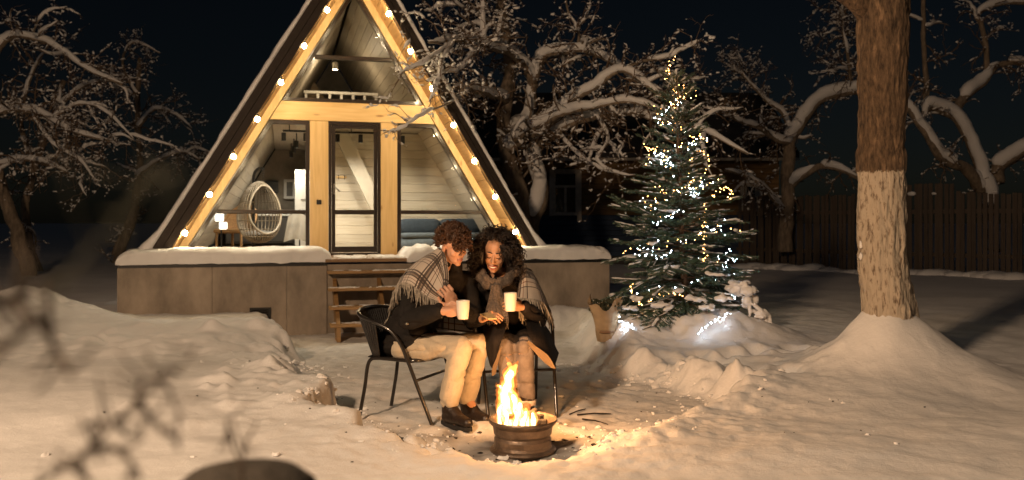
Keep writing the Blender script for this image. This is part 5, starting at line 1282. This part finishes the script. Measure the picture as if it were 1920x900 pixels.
for a, ra, b_, rb in ((pel,.12,che,.12),(che,.12,nek,.08),(shR,.055,elR,.045),(elR,.042,wrR,.028),(shL,.055,elL,.045),(elL,.042,wrL,.028),(hipR,.075,knR,.055),(knR,.052,anR,.038),(hipL,.075,knL,.055),(knL,.052,anL,.038),(anR,.036,toR+Vector((-.05,.05,-.01)),.03),(anL,.036,toL+Vector((-.05,.05,-.01)),.03)): mb.cone(a, ra, b_, rb)
mb.cone(shR,.06,shL,.06)
hand_prims(mb, wrR+Vector((.004,-.004,0)), (.92,-.05,.05), (-.10,-.90,.40), 1, (.5,.9,.7), 1.12, .35, ((.02,.034,-.006),(.055,.050,.006),(.085,.036,.004)))
hand_prims(mb, wrL, (-.42,-.30,.82), (.40,-.88,.05), 1, (.8,1.1,.7), 1.12, .25)
remesh(shift(mb, mbse), 'body', SKIN_M, man, .0040, 6)
face_bits(man, mbse, MH, km, LIP_M, False)
# hair: dark cap plus curls, long over the forehead
rr = random.Random(5); mb = MB(); M3 = MH.to_3x3()
mb.ell(MH @ Vector((0,-.020,.050)), (.080,.096,.080), M3, seg=18, rings=12, jit=.03); mb.ell(MH @ Vector((0,.030,.085)), (.068,.055,.045), M3, seg=16, rings=9, jit=.03)
pts = []
while len(pts) < 820:
    v = Vector((rr.gauss(0,1), rr.gauss(0,1), rr.gauss(0,1))).normalized()
    if v.z < -.42: continue
    if v.y > .25 and v.z < .42: continue
    if abs(v.x) > .75 and v.z < .05 and v.y > -.1: continue
    pts.append(((v.x*.080, -.018+v.y*.096, .046+v.z*.080), (v.x, v.y+(.35 if v.z > .5 else 0), v.z+.15)))
curls(mb, MH, pts, rr, .042, .0052, .013, fall=.5)
fr_pts = [((rr.uniform(-.062,.062), .066+rr.uniform(-.01,.02), .085+rr.uniform(-.02,.02)), (rr.gauss(0,.35), .75, -.1)) for _ in range(120)]
curls(mb, MH, fr_pts, rr, .085, .0050, .012, fall=1.6)
shift(mb, mbse).build('hair', HAIR_M, man, True)
mb = MB()
for a, ra, b_, rb in ((pel+Vector((0,0,.0)),.155,che,.165),(che,.165,nek+Vector((-.01,.0,-.06)),.115),(shR,.085,elR,.070),(elR,.070,wrR-Vector((.02,-.012,.0)),.050),(shL,.085,elL,.066),(elL,.066,wrL+Vector((.012,.008,-.035)),.046),(shR,.088,shL,.088),(nek-Vector((0,0,.04)),.088,nek+Vector((.015,-.012,.028)),.080)): mb.cone(a, ra, b_, rb, 16)
mb.cone(pel, .16, pel.lerp(hipR.lerp(knR,.25),.8)+Vector((0,0,.03)), .125, 16)
mb.ell(pel+Vector((-.02,0,-.03)), (.17,.17,.11), seg=16, rings=9)
remesh(shift(mb, mbse), 'jacket', JACK, man, .007, 4, .016, 7)
mb = MB(); p = P(763,607,5.40)-mbse; mb.ell(p, (.012,.007,.009), seg=8, rings=5); mb.build('toggle', mat('toggle_metal', (.4,.38,.34), .3, metal=1), man, True)
mb = MB(); hm = hipR.lerp(hipL,.5)
for a, ra, b_, rb in ((hipR,.104,knR,.080),(knR+Vector((0,0,-.005)),.078,anR+Vector((.0,0,.02)),.067),(hipL,.101,knL,.078),(knL+Vector((0,0,-.005)),.076,anL+Vector((0,0,.0)),.066)): mb.cone(a, ra, b_, rb, 18)
mb.ell(hm+Vector((-.03,.02,.0)), (.15,.16,.10), seg=16, rings=9)
remesh(shift(mb, mbse), 'trousers', TROU, man, .0065, 3, .014, 7)
def boot(par, b, an, to, m):
    an = Vector(an); f = Vector((to.x-an.x, to.y-an.y, 0)); f = f.normalized(); g = gh(an.x, an.y)+.0
    hz = Vector((an.x, an.y, g+.048)) - f*.02; mb = MB()
    mb.cone(an+Vector((0,0,.10)), .054, Vector((an.x, an.y, g+.085))-f*.005, .050, 14); mb.cone(hz, .044, hz+f*.10, .046, 14); mb.cone(hz+f*.10, .045, hz+f*.205+Vector((0,0,-.008)), .035, 14); mb.cone(Vector((an.x,an.y,g+.10)), .05, hz+f*.13, .036, 14)
    o = remesh(shift(mb, b), 'boot', m, par, .006, 4)
    n = len(o.data.vertices); co = np.zeros(n*3); o.data.vertices.foreach_get('co', co); co = co.reshape(-1,3); co[:,2] = np.maximum(co[:,2], g+.012-b[2]); o.data.vertices.foreach_set('co', co.ravel()); o.data.update()
    mb = MB(); s = Vector((-f.y, f.x, 0)); ring = []
    for k in range(20):
        a = 2*math.pi*k/20; u = math.cos(a); ring.append(Vector((hz.x,hz.y,0)) + f*(.085+.155*u) + s*(.043+.006*u)*math.sin(a))
    mb.add([(p.x,p.y,g-.006) for p in ring]+[(p.x,p.y,g+.018) for p in ring], [tuple(range(19,-1,-1)), tuple(range(20,40))]+[(k,(k+1)%20,20+(k+1)%20,20+k) for k in range(20)])
    shift(mb, b).build('boot_sole', SOLE, o)
boot(man, mbse, anR+Vector((.005,0,-.01)), toR, BOOT); boot(man, mbse, anL+Vector((.005,0,-.01)), toL, BOOT)

# ---- woman
wb = Vector((0, 5.9, 0)); wom = empty('person', wb, 0, 'smiling person with long black curls in a dark coat and grey scarf holding a mug', 'person')
hipR, hipL = P(938,642,5.98), P(990,642,6.00); knR, knL = P(946,646,5.60), P(984,648,5.58); anR, anL = P(956,758,5.62), P(988,752,5.64)
toR, toL = P(956,790,5.45), P(985,785,5.45)
pel = P(962,632,6.02); che = P(942,560,5.97); shR, shL = P(894,536,5.92), P(985,532,5.96); nek = P(934,512,5.93); hdW = P(929,476,5.84)
elR, wrR = P(884,602,5.82), P(905,598,5.60); elL, wrL = P(1008,600,5.82), P(981,576,5.60)
WFv = (-.12,-.95,-.26); WH = frame(hdW, WFv, (.10,0,1)); kw = 1.05
mb = MB(); head_prims(mb, WH, kw, True); mb.cone(nek-Vector((0,0,.04)), .05, hdW+WH.to_3x3()@Vector((0,-.03,-.05)), .046)
for a, ra, b_, rb in ((pel,.12,che,.11),(che,.11,nek,.075),(shR,.048,elR,.04),(elR,.038,wrR,.025),(shL,.048,elL,.04),(elL,.038,wrL,.025),(hipR,.07,knR,.05),(knR,.048,anR,.035),(hipL,.07,knL,.05),(knL,.048,anL,.035),(anR,.034,toR+Vector((0,.04,.0)),.028),(anL,.034,toL+Vector((0,.04,.0)),.028),(shR,.05,shL,.05)): mb.cone(a, ra, b_, rb)
hand_prims(mb, wrR, (.55,-.60,.25), (-.25,-.45,.8), 1, (.45,.6,.4), .95, .2, ((.02,.034,-.006),(.055,.046,.012),(.095,.026,.016)))
hand_prims(mb, wrL, (-.72,-.42,.22), (.35,-.85,.25), -1, (.55,.8,.5), .95, .25)
remesh(shift(mb, wb), 'body', SKIN_W, wom, .0040, 6)
face_bits(wom, wb, WH, kw, LIP_W, True)
rr = random.Random(8); mb = MB(); M3 = WH.to_3x3()
mb.ell(WH @ Vector((0,-.040,.045)), (.096,.10,.082), M3, seg=18, rings=12, jit=.04)
for s, e in ((1,1.0),(-1,1.15)):                 # local +x is picture left
    mb.ell(WH @ Vector((s*.098,-.035,-.02)), (.038*e,.07,.10), M3, seg=14, rings=9, jit=.05); mb.ell(WH @ Vector((s*.100*e,-.04,-.095)), (.042*e,.065,.08), M3, seg=14, rings=9, jit=.05)
mb.ell(WH @ Vector((.088,-.01,-.03)), (.022,.045,.085), M3, seg=14, rings=9, jit=.05); mb.ell(WH @ Vector((-.03,-.09,-.06)), (.14,.05,.14), M3, seg=16, rings=9, jit=.05)
pts = []
while len(pts) < 900:
    v = Vector((rr.gauss(0,1), rr.gauss(0,1), rr.gauss(0,1))).normalized()
    if v.z < -.25: continue
    if v.y > .12 and v.z < .80 and abs(v.x) < .80: continue
    pts.append(((v.x*.098, -.036+v.y*.098, .043+v.z*.080), (v.x, v.y*.6, v.z*.7+.1)))
curls(mb, WH, pts, rr, .075, .0038, .012, fall=.8)
side = []
for _ in range(620):
    s = 1 if rr.random() < .46 else -1; e = 1.0 if s > 0 else 1.2
    side.append(((s*(.082+.045*rr.random()*e), -.04+rr.uniform(-.05,.075), rr.uniform(-.13,.07)), (s*.75, rr.uniform(-.1,.4), -.2)))
curls(mb, WH, side, rr, .10, .0038, .012, fall=1.1)
curls(mb, WH, [((-(.03+.05*rr.random()), .07, .075+rr.uniform(-.015,.02)), (-.8,.5,-.1)) for _ in range(70)], rr, .085, .004, .010, fall=1.2)
shift(mb, wb).build('hair', HAIR_W, wom, True)
mb = MB()
for a, ra, b_, rb in ((pel,.165,che,.150),(che,.150,nek+Vector((0,.02,-.06)),.10),(shR,.078,elR,.066),(elR,.064,wrR+Vector((-.008,.03,-.004)),.048),(shL,.078,elL,.068),(elL,.066,wrL+Vector((.02,.025,-.004)),.050),(shR,.08,shL,.08),(nek-Vector((0,0,.045)),.075,nek+Vector((0,-.008,.045)),.066),(hipR,.115,knR.lerp(hipR,.15)+Vector((0,0,.01)),.095),(hipL,.115,knL.lerp(hipL,.15)+Vector((0,0,.01)),.095)): mb.cone(a, ra, b_, rb, 16)
remesh(shift(mb, wb), 'coat', COAT, wom, .007, 4, .016, 7)
mb = MB()
for a, ra, b_, rb in ((hipR,.085,knR,.064),(knR,.063,anR+Vector((0,0,.03)),.053),(hipL,.085,knL,.066),(knL,.065,anL+Vector((0,0,.03)),.055)): mb.cone(a, ra, b_, rb, 18)
remesh(shift(mb, wb), 'jeans', JEAN, wom, .0065, 3, .014, 8)
for an_ in (anR, anL):
    mb = MB(); mb.lathe([(.055,-.02),(.060,-.018),(.061,.012),(.056,.016)], 24, tuple(an_+Vector((0,0,-.005)))); shift(mb, wb).build('jeans_cuff', mat('frayed_hem', (.42,.36,.32), .95, bump=.5, bscale=120), wom, True)
boot(wom, wb, anR+Vector((0,0,-.01)), toR, BOOT); boot(wom, wb, anL+Vector((0,0,-.01)), toL, BOOT)
def sheet(rows, nu, nv, wav=0.0, wf=9.0, seed=0):
    r1 = [spline([tuple(P(*p)) if not isinstance(p, Vector) else tuple(p) for p in r], nu) for r in rows]; cols = list(zip(*r1)); c2 = [spline(c, nv) for c in cols]; out = [list(r) for r in zip(*c2)]
    n, m = len(out), len(out[0])
    if wav:
        for i in range(n):
            for k in range(m):
                u, v = k/(m-1), i/(n-1); out[i][k] = out[i][k] + np.array((0, -1, .3))*wav*mnoise.noise((u*wf+seed, v*wf*.5, seed*1.7))
    return out
def thick(mb, rows, t):
    mb.grid(rows); back = []
    for r in rows: back.append([(p[0], p[1]+t, p[2]-t*.3) for p in r])
    mb.grid(back)
    n, m = len(rows), len(rows[0])
    for (ra, rb) in ((rows[0], back[0]), (rows[-1], back[-1])): mb.grid([ra, rb])
    mb.grid([[r[0] for r in rows], [r[0] for r in back]]); mb.grid([[r[-1] for r in rows], [r[-1] for r in back]])
# coat skirts falling over the knees, with the tan lining turned out
for rows, lin in (([[(985,600,5.66),(1004,602,5.76),(1020,606,5.95)],[(990,622,5.52),(1016,622,5.62),(1033,625,5.9)],[(1003,650,5.49),(1028,652,5.56),(1041,648,5.85)],[(1034,688,5.50),(1042,680,5.56),(1048,662,5.85)]],
                   [[(988,642,5.500),(991,638,5.500)],[(1000,657,5.478),(1006,650,5.475)],[(1018,677,5.485),(1028,667,5.482)],[(1034,690,5.495),(1042,691,5.492)]]),
                  ([[(905,604,5.75),(925,602,5.66),(950,606,5.60)],[(906,630,5.65),(922,632,5.52),(944,630,5.50)],[(912,660,5.62),(922,662,5.53),(935,652,5.49)],[(918,684,5.62),(923,690,5.56),(930,676,5.53)]],
                   [[(936,656,5.49),(941,650,5.485)],[(930,672,5.51),(937,668,5.50)],[(923,690,5.53),(932,688,5.52)],[(922,705,5.55),(929,702,5.54)]])):
    mb = MB(); thick(mb, sheet(rows, 6, 6, .012, 4), .012); shift(mb, wb).build('coat_skirt', COAT, wom, True)
    mb = MB(); thick(mb, sheet(lin, 5, 6, .004, 4), .006); shift(mb, wb).build('coat_lining', TAN, wom, True)
# scarf: wrap round the neck and a hanging tail with fringe
SC = mat('grey_knit', (.14,.11,.09), .85, var=.5, vscale=80, bump=.7, bscale=160)
mb = MB(); ring = [(897,514,5.86),(905,527,5.80),(922,537,5.755),(938,535,5.75),(955,522,5.775),(966,507,5.84),(955,496,5.97),(925,494,6.0),(902,501,5.95),(897,514,5.86)]
pth = spline([tuple(P(*p)) for p in ring], 6); mb.tube(pth, [.034+.008*math.sin(i*.9) for i in range(len(pth))], 12, flat=.75)
pth2 = spline([tuple(P(*p)) for p in [(903,507,5.83),(912,522,5.77),(928,529,5.745),(946,524,5.755),(962,511,5.80)]], 6); mb.tube(pth2, [.026+.005*math.sin(i*1.3) for i in range(len(pth2))], 12, flat=.8)
scf = shift(mb, wb).build('scarf', SC, wom, True)
tail = sheet([[(921,536,5.715),(930,534,5.70),(939,536,5.71)],[(917,556,5.70),(930,558,5.675),(944,556,5.69)],[(913,578,5.68),(931,582,5.65),(950,576,5.67)],[(918,592,5.655),(934,598,5.63),(953,592,5.65)]], 8, 6, .014, 7)
mb = MB(); thick(mb, tail, .010); shift(mb, wb).build('scarf_tail', SC, scf, True)
def fringe(mb, edge, n, L, r, rr, dirv=(0,0,-1), jitter=.25):
    m = len(edge)
    for i in range(n):
        t = (i+rr.random()*.6)/n*(m-1); k = min(m-2, int(t)); p = Vector(edge[k]).lerp(Vector(edge[k+1]), t-k); d = (Vector(dirv)+Vector((rr.gauss(0,jitter), rr.gauss(0,jitter*.6), 0))).normalized(); l = L*rr.uniform(.75,1.15)
        q = p + d*l*.5 + Vector((rr.gauss(0,.006), rr.gauss(0,.004), 0)); e = q + (d*.6+Vector((rr.gauss(0,.15),0,-.6))).normalized()*l*.5; mb.tube([p, q, e], [r, r, r*.8], 4)
mb = MB(); rr = random.Random(2); fringe(mb, tail[-1], 34, .085, .0034, rr, (.05,-.05,-1), .12); fringe(mb, [r[len(tail[0])//2] for r in tail[-8:]], 18, .10, .003, rr, (0,-.15,-1), .15)
fringe(mb, [r[0] for r in tail[-9:]], 10, .06, .003, rr, (-.15,-.1,-1), .15)
shift(mb, wb).build('scarf_fringe', SC, scf, True)['kind'] = 'stuff'

# ------------------------------------------------------------------ plaid blanket shared over both shoulders
PL = bpy.data.materials.new('plaid_wool'); PL.use_nodes = True; nt = PL.node_tree; N = nt.nodes.new; L = nt.links.new; b = nt.nodes['Principled BSDF']; b.inputs['Roughness'].default_value = .95; b.inputs['Sheen Weight'].default_value = .25
uvn = N('ShaderNodeUVMap'); sx_ = N('ShaderNodeSeparateXYZ'); L(uvn.outputs[0], sx_.inputs[0])
def bands(sock, stops):
    fr = N('ShaderNodeMath'); fr.operation = 'FRACT'; L(sock, fr.inputs[0]); rp = N('ShaderNodeValToRGB'); rp.color_ramp.interpolation = 'CONSTANT'
    while len(rp.color_ramp.elements) > 1: rp.color_ramp.elements.remove(rp.color_ramp.elements[0])
    rp.color_ramp.elements[0].position = 0; rp.color_ramp.elements[0].color = (*stops[0][1],1)
    for p, c in stops[1:]: e = rp.color_ramp.elements.new(p); e.color = (*c,1)
    L(fr.outputs[0], rp.inputs[0]); return rp.outputs[0]
w1, dk, gr, rd = (1,1,1), (.10,.08,.075), (.42,.37,.33), (.36,.20,.17)
stops = [(0,w1),(.30,dk),(.36,w1),(.41,dk),(.50,gr),(.56,dk),(.62,w1),(.72,rd),(.75,w1),(.86,dk),(.89,w1)]
mu = N('ShaderNodeMixRGB'); mu.blend_type = 'MULTIPLY'; mu.inputs[0].default_value = 1; L(bands(sx_.outputs[0], stops), mu.inputs[1]); L(bands(sx_.outputs[1], stops), mu.inputs[2])
m3 = N('ShaderNodeMixRGB'); m3.blend_type = 'MULTIPLY'; m3.inputs[0].default_value = 1; m3.inputs[1].default_value = (.43,.375,.32,1); L(mu.outputs[0], m3.inputs[2]); 
ad = N('ShaderNodeMixRGB'); ad.blend_type = 'ADD'; ad.inputs[0].default_value = 1; ad.inputs[2].default_value = (.028,.022,.019,1); L(m3.outputs[0], ad.inputs[1]); L(ad.outputs[0], b.inputs['Base Color'])
tc = N('ShaderNodeTexCoord'); nz = N('ShaderNodeTexNoise'); nz.inputs['Scale'].default_value = 170; L(tc.outputs['Object'], nz.inputs['Vector']); bp = N('ShaderNodeBump'); bp.inputs['Strength'].default_value = .5; bp.inputs['Distance'].default_value = .006; L(nz.outputs['Fac'], bp.inputs['Height']); L(bp.outputs[0], b.inputs['Normal'])
FRN = mat('fringe_wool', (.34,.30,.25), .95, var=.5, vscale=40)
bb = Vector((-.5, 5.9, 0)); bl = empty('plaid_blanket', bb, 0, 'fringed cream and black plaid blanket draped over the backs of both people', 'blanket')
def cloth(rows, nu, nv, su, sv, ou=0, ov=0, wav=.01):
    g = sheet(rows, nu, nv, wav, 6, ou*3.1+1); n, m = len(g), len(g[0]); uv = [(ou+su*k/(m-1), ov+sv*i/(n-1)) for i in range(n) for k in range(m)]
    mb = MB(); mb.grid([[tuple(p) for p in r] for r in g], uv); mb.grid([[(p[0],p[1]+.008,p[2]-.004) for p in r] for r in g], uv); shift(mb, bb).build('blanket_cloth', PL, bl, True); return g
# over the man's near shoulder, from the collar down to the fringed hem
g1 = cloth([[(806,482,5.92),(813,470,5.82),(822,466,5.70),(829,474,5.61),(834,496,5.55),(839,526,5.48)],
            [(785,492,5.92),(793,482,5.80),(806,480,5.66),(818,488,5.56),(827,508,5.51),(836,536,5.47)],
            [(764,507,5.90),(773,496,5.74),(789,494,5.59),(804,504,5.51),(819,524,5.47),(832,548,5.45)],
            [(748,528,5.86),(757,514,5.67),(773,512,5.52),(790,524,5.46),(809,545,5.435),(829,560,5.435)],
            [(737,552,5.84),(748,532,5.62),(764,530,5.47),(782,541,5.425),(803,557,5.415),(825,566,5.425)]], 6, 7, 2.4, 2.0)
# turned-over collar strip held at the chest
g2 = cloth([[(818,468,5.70),(824,464,5.67),(830,468,5.64)],[(823,480,5.62),(830,478,5.59),(836,482,5.57)],[(829,502,5.54),(834,500,5.52),(840,503,5.51)],[(831,524,5.47),(836,524,5.455),(841,527,5.46)],[(828,546,5.43),(832,546,5.42),(836,547,5.43)]], 5, 6, .35, 1.5, .3, .2, .004)
# down his back to the chair, and behind both to her far shoulder
g3 = cloth([[(752,520,5.80),(770,505,5.95),(800,488,6.06)],[(738,555,5.82),(752,545,6.0),(790,530,6.12)],[(728,595,5.86),(742,585,6.03),(785,580,6.14)],[(718,636,5.93),(736,634,6.04),(780,632,6.14)]], 6, 7, 1.2, 1.6, .2, .1)
g4 = cloth([[(800,488,6.06),(850,500,6.13),(910,520,6.17),(960,515,6.16),(985,506,6.08)],[(795,550,6.12),(850,560,6.17),(910,565,6.19),(970,560,6.17),(1002,545,6.08)],[(790,610,6.14),(850,620,6.17),(910,625,6.19),(975,615,6.18),(1015,590,6.06)]], 6, 6, 3.0, 1.5, .1, .4)
# over her shoulder on the right
g5 = cloth([[(977,514,5.84),(985,502,5.90),(997,506,5.98),(1005,520,6.08)],[(973,531,5.80),(985,522,5.82),(1003,526,5.90),(1014,540,6.06)],[(970,547,5.76),(985,543,5.77),(1008,546,5.84),(1021,558,6.0)],[(967,556,5.735),(985,559,5.725),(1011,563,5.785),(1028,574,5.95)]], 6, 6, 1.1, 1.0, .45, .3, .012)
mb = MB(); rr = random.Random(6)
fringe(mb, g1[-1], 70, .10, .0032, rr, (.05,-.03,-1), .14); fringe(mb, [g1[i][0] for i in range(len(g1))][len(g1)//2:], 30, .13, .0034, rr, (-.12,-.02,-1), .10)
fringe(mb, g3[-1][:14], 20, .12, .0034, rr, (0,0,-1), .12); fringe(mb, [r[0] for r in g3], 36, .06, .0032, rr, (-.3,0,-1), .15)
fringe(mb, g5[-1], 46, .17, .0036, rr, (.22,-.02,-1), .12); fringe(mb, [r[-1] for r in g5], 26, .16, .0036, rr, (.25,-.06,-1), .12)
o = shift(mb, bb).build('fringe', FRN, bl, True); o['kind'] = 'stuff'

# ------------------------------------------------------------------ mugs and the small thing in her hand
def mug(c, h, r, hang, label):
    c = Vector(c); m_ = empty('mug', c, 0, label, 'mug', 'white mugs')
    mb = MB(); mb.lathe([(0,0),(r*.76,0),(r*.80,.006),(r*.92,h*.5),(r,h-.002),(r*.985,h),(r*.95,h-.002),(r*.87,h*.5),(r*.74,.008),(0,.008)], 32); mb.build('cup', CUP, m_, True)
    a = hang; pts = []
    for k in range(9):
        t = math.pi*(k/8); q = r*.86 + .030*math.sin(t); pts.append((q*math.cos(a), q*math.sin(a), h*.5 + h*.30*math.cos(t)))
    mb = MB(); mb.tube(pts, .0055, 8); mb.build('handle', CUP, m_, True)
    mb = MB(); mb.lathe([(0,h*.8),(r*.92,h*.8)], 24); mb.build('tea', mat('tea', (.06,.025,.01), .1), m_)
mug(P(868,598,5.30), .115, .042, R(120), 'white mug held in the hand of the person in beige trousers')
mug(P(957,583,5.50), .118, .043, R(60), 'white mug held up by the person with the grey scarf')
mb = MB(); A = P(898,581,5.52); cdv = [P(900,588,5.50),P(920,585,5.53),P(932,596,5.45),P(915,597,5.44)]
pn = (cdv[1]-cdv[0]).cross(cdv[3]-cdv[0]).normalized()*.010
mb.add([p for p in cdv]+[p+pn for p in cdv], [(0,1,2,3),(7,6,5,4),(0,4,5,1),(1,5,6,2),(2,6,7,3),(3,7,4,0)])
o = shift(mb, A).build('flat_snack', mat('golden_crust', (.52,.37,.19), .7, var=.2, vscale=60, bump=.3, bscale=120)); o.location = A; tag(o, 'small flat golden piece held in the fingers of the person with the scarf', 'snack')
# ------------------------------------------------------------------ out-of-focus things close to the viewer
NT = mat('near_twig', (.03,.019,.011), .85, var=.3, vscale=60); LICH = mat('lichen_twig', (.014,.015,.005), .85)
def shrub(name, label, base, paths, m, cat='branch'):
    e = empty(name, base, 0, label, cat); r_ = random.Random(len(paths))
    for pts, d, r0, r1 in paths:
        path = [Vector(p) for p in spline([P(x, y, d + .02*math.sin(i*2.1)) for i, (x, y) in enumerate(pts)], 6)]
        mb = MB(); n = len(path); mb.tube(path, [lerp(r0, r1, i/(n-1))*.42 for i in range(n)], 8)
        for i in range(2, n, 3):
            q = path[i]; e_ = Vector((r_.gauss(0,1), r_.gauss(0,.3), r_.gauss(.3,1))).normalized()*r_.uniform(.012,.032); mb.tube([q, q+e_*.6, q+e_+Vector((0,0,.004))], [r1*.4, r1*.3, r1*.2], 5)
        shift(mb, base).build('twig', m, e, True)
    return e
b0 = Vector((-.45, .75, gh(-.45, .75)))
shrub('bare_branch', 'blurred bare branch rising across the bottom left corner', b0, [
    ([(40,930),(110,880),(165,845),(215,790),(255,752),(300,712),(340,684),(368,650)], .55, .0042, .002), ([(165,845),(205,838),(240,862),(262,900)], .55, .0060, .0035),
    ([(258,750),(285,790),(318,812),(336,842)], .55, .0055, .0028), ([(216,790),(236,815),(268,820)], .55, .0045, .0026), ([(165,845),(150,870),(168,905)], .55, .0060, .004),
    ([(262,748),(262,720),(272,705)], .55, .0045, .0028), ([(205,800),(180,790),(160,800)], .55, .0045, .003), ([(300,712),(318,735),(325,760)], .55, .004, .0022)], NT)
shrub('bare_branch', 'blurred dark branch hanging in from the left edge', b0, [
    ([(-40,560),(20,568),(58,590),(88,625),(108,662),(132,704)], .45, .0075, .004), ([(58,590),(40,625),(8,655),(-30,690)], .45, .006, .004), ([(20,568),(45,545),(60,520)], .45, .0045, .0025)], NT)
shrub('bare_branch', 'small blurred forked twig standing near the bottom edge', Vector((-.29, .95, 0)), [
    ([(452,960),(454,880),(458,850),(462,822)], .72, .0045, .003), ([(454,880),(438,840),(426,800),(424,786)], .72, .004, .0025)], NT)
shrub('bare_branch', 'very blurred olive twig slanting across the dark left background', b0, [
    ([(60,560),(120,520),(180,455),(235,395),(290,345),(345,320)], .32, .002, .0016), ([(235,395),(262,345),(300,300)], .40, .0018, .0012)], LICH)
pc = P(458, 870, .95); pb = Vector((pc.x, pc.y, 0)); po = empty('rounded_post', pb, 0, 'dark rounded post top blurred at the bottom edge', 'post')
mb = MB(); mb.lathe([(0,pc.z),(.03,pc.z-.002),(.06,pc.z-.010),(.078,pc.z-.024),(.086,pc.z-.05),(.088,pc.z-.12),(.088,-.1)], 32); mb.build('post_shaft', mat('weathered_post', (.03,.025,.02), .9, var=.4, vscale=30, bump=.4, bscale=50), po, True)
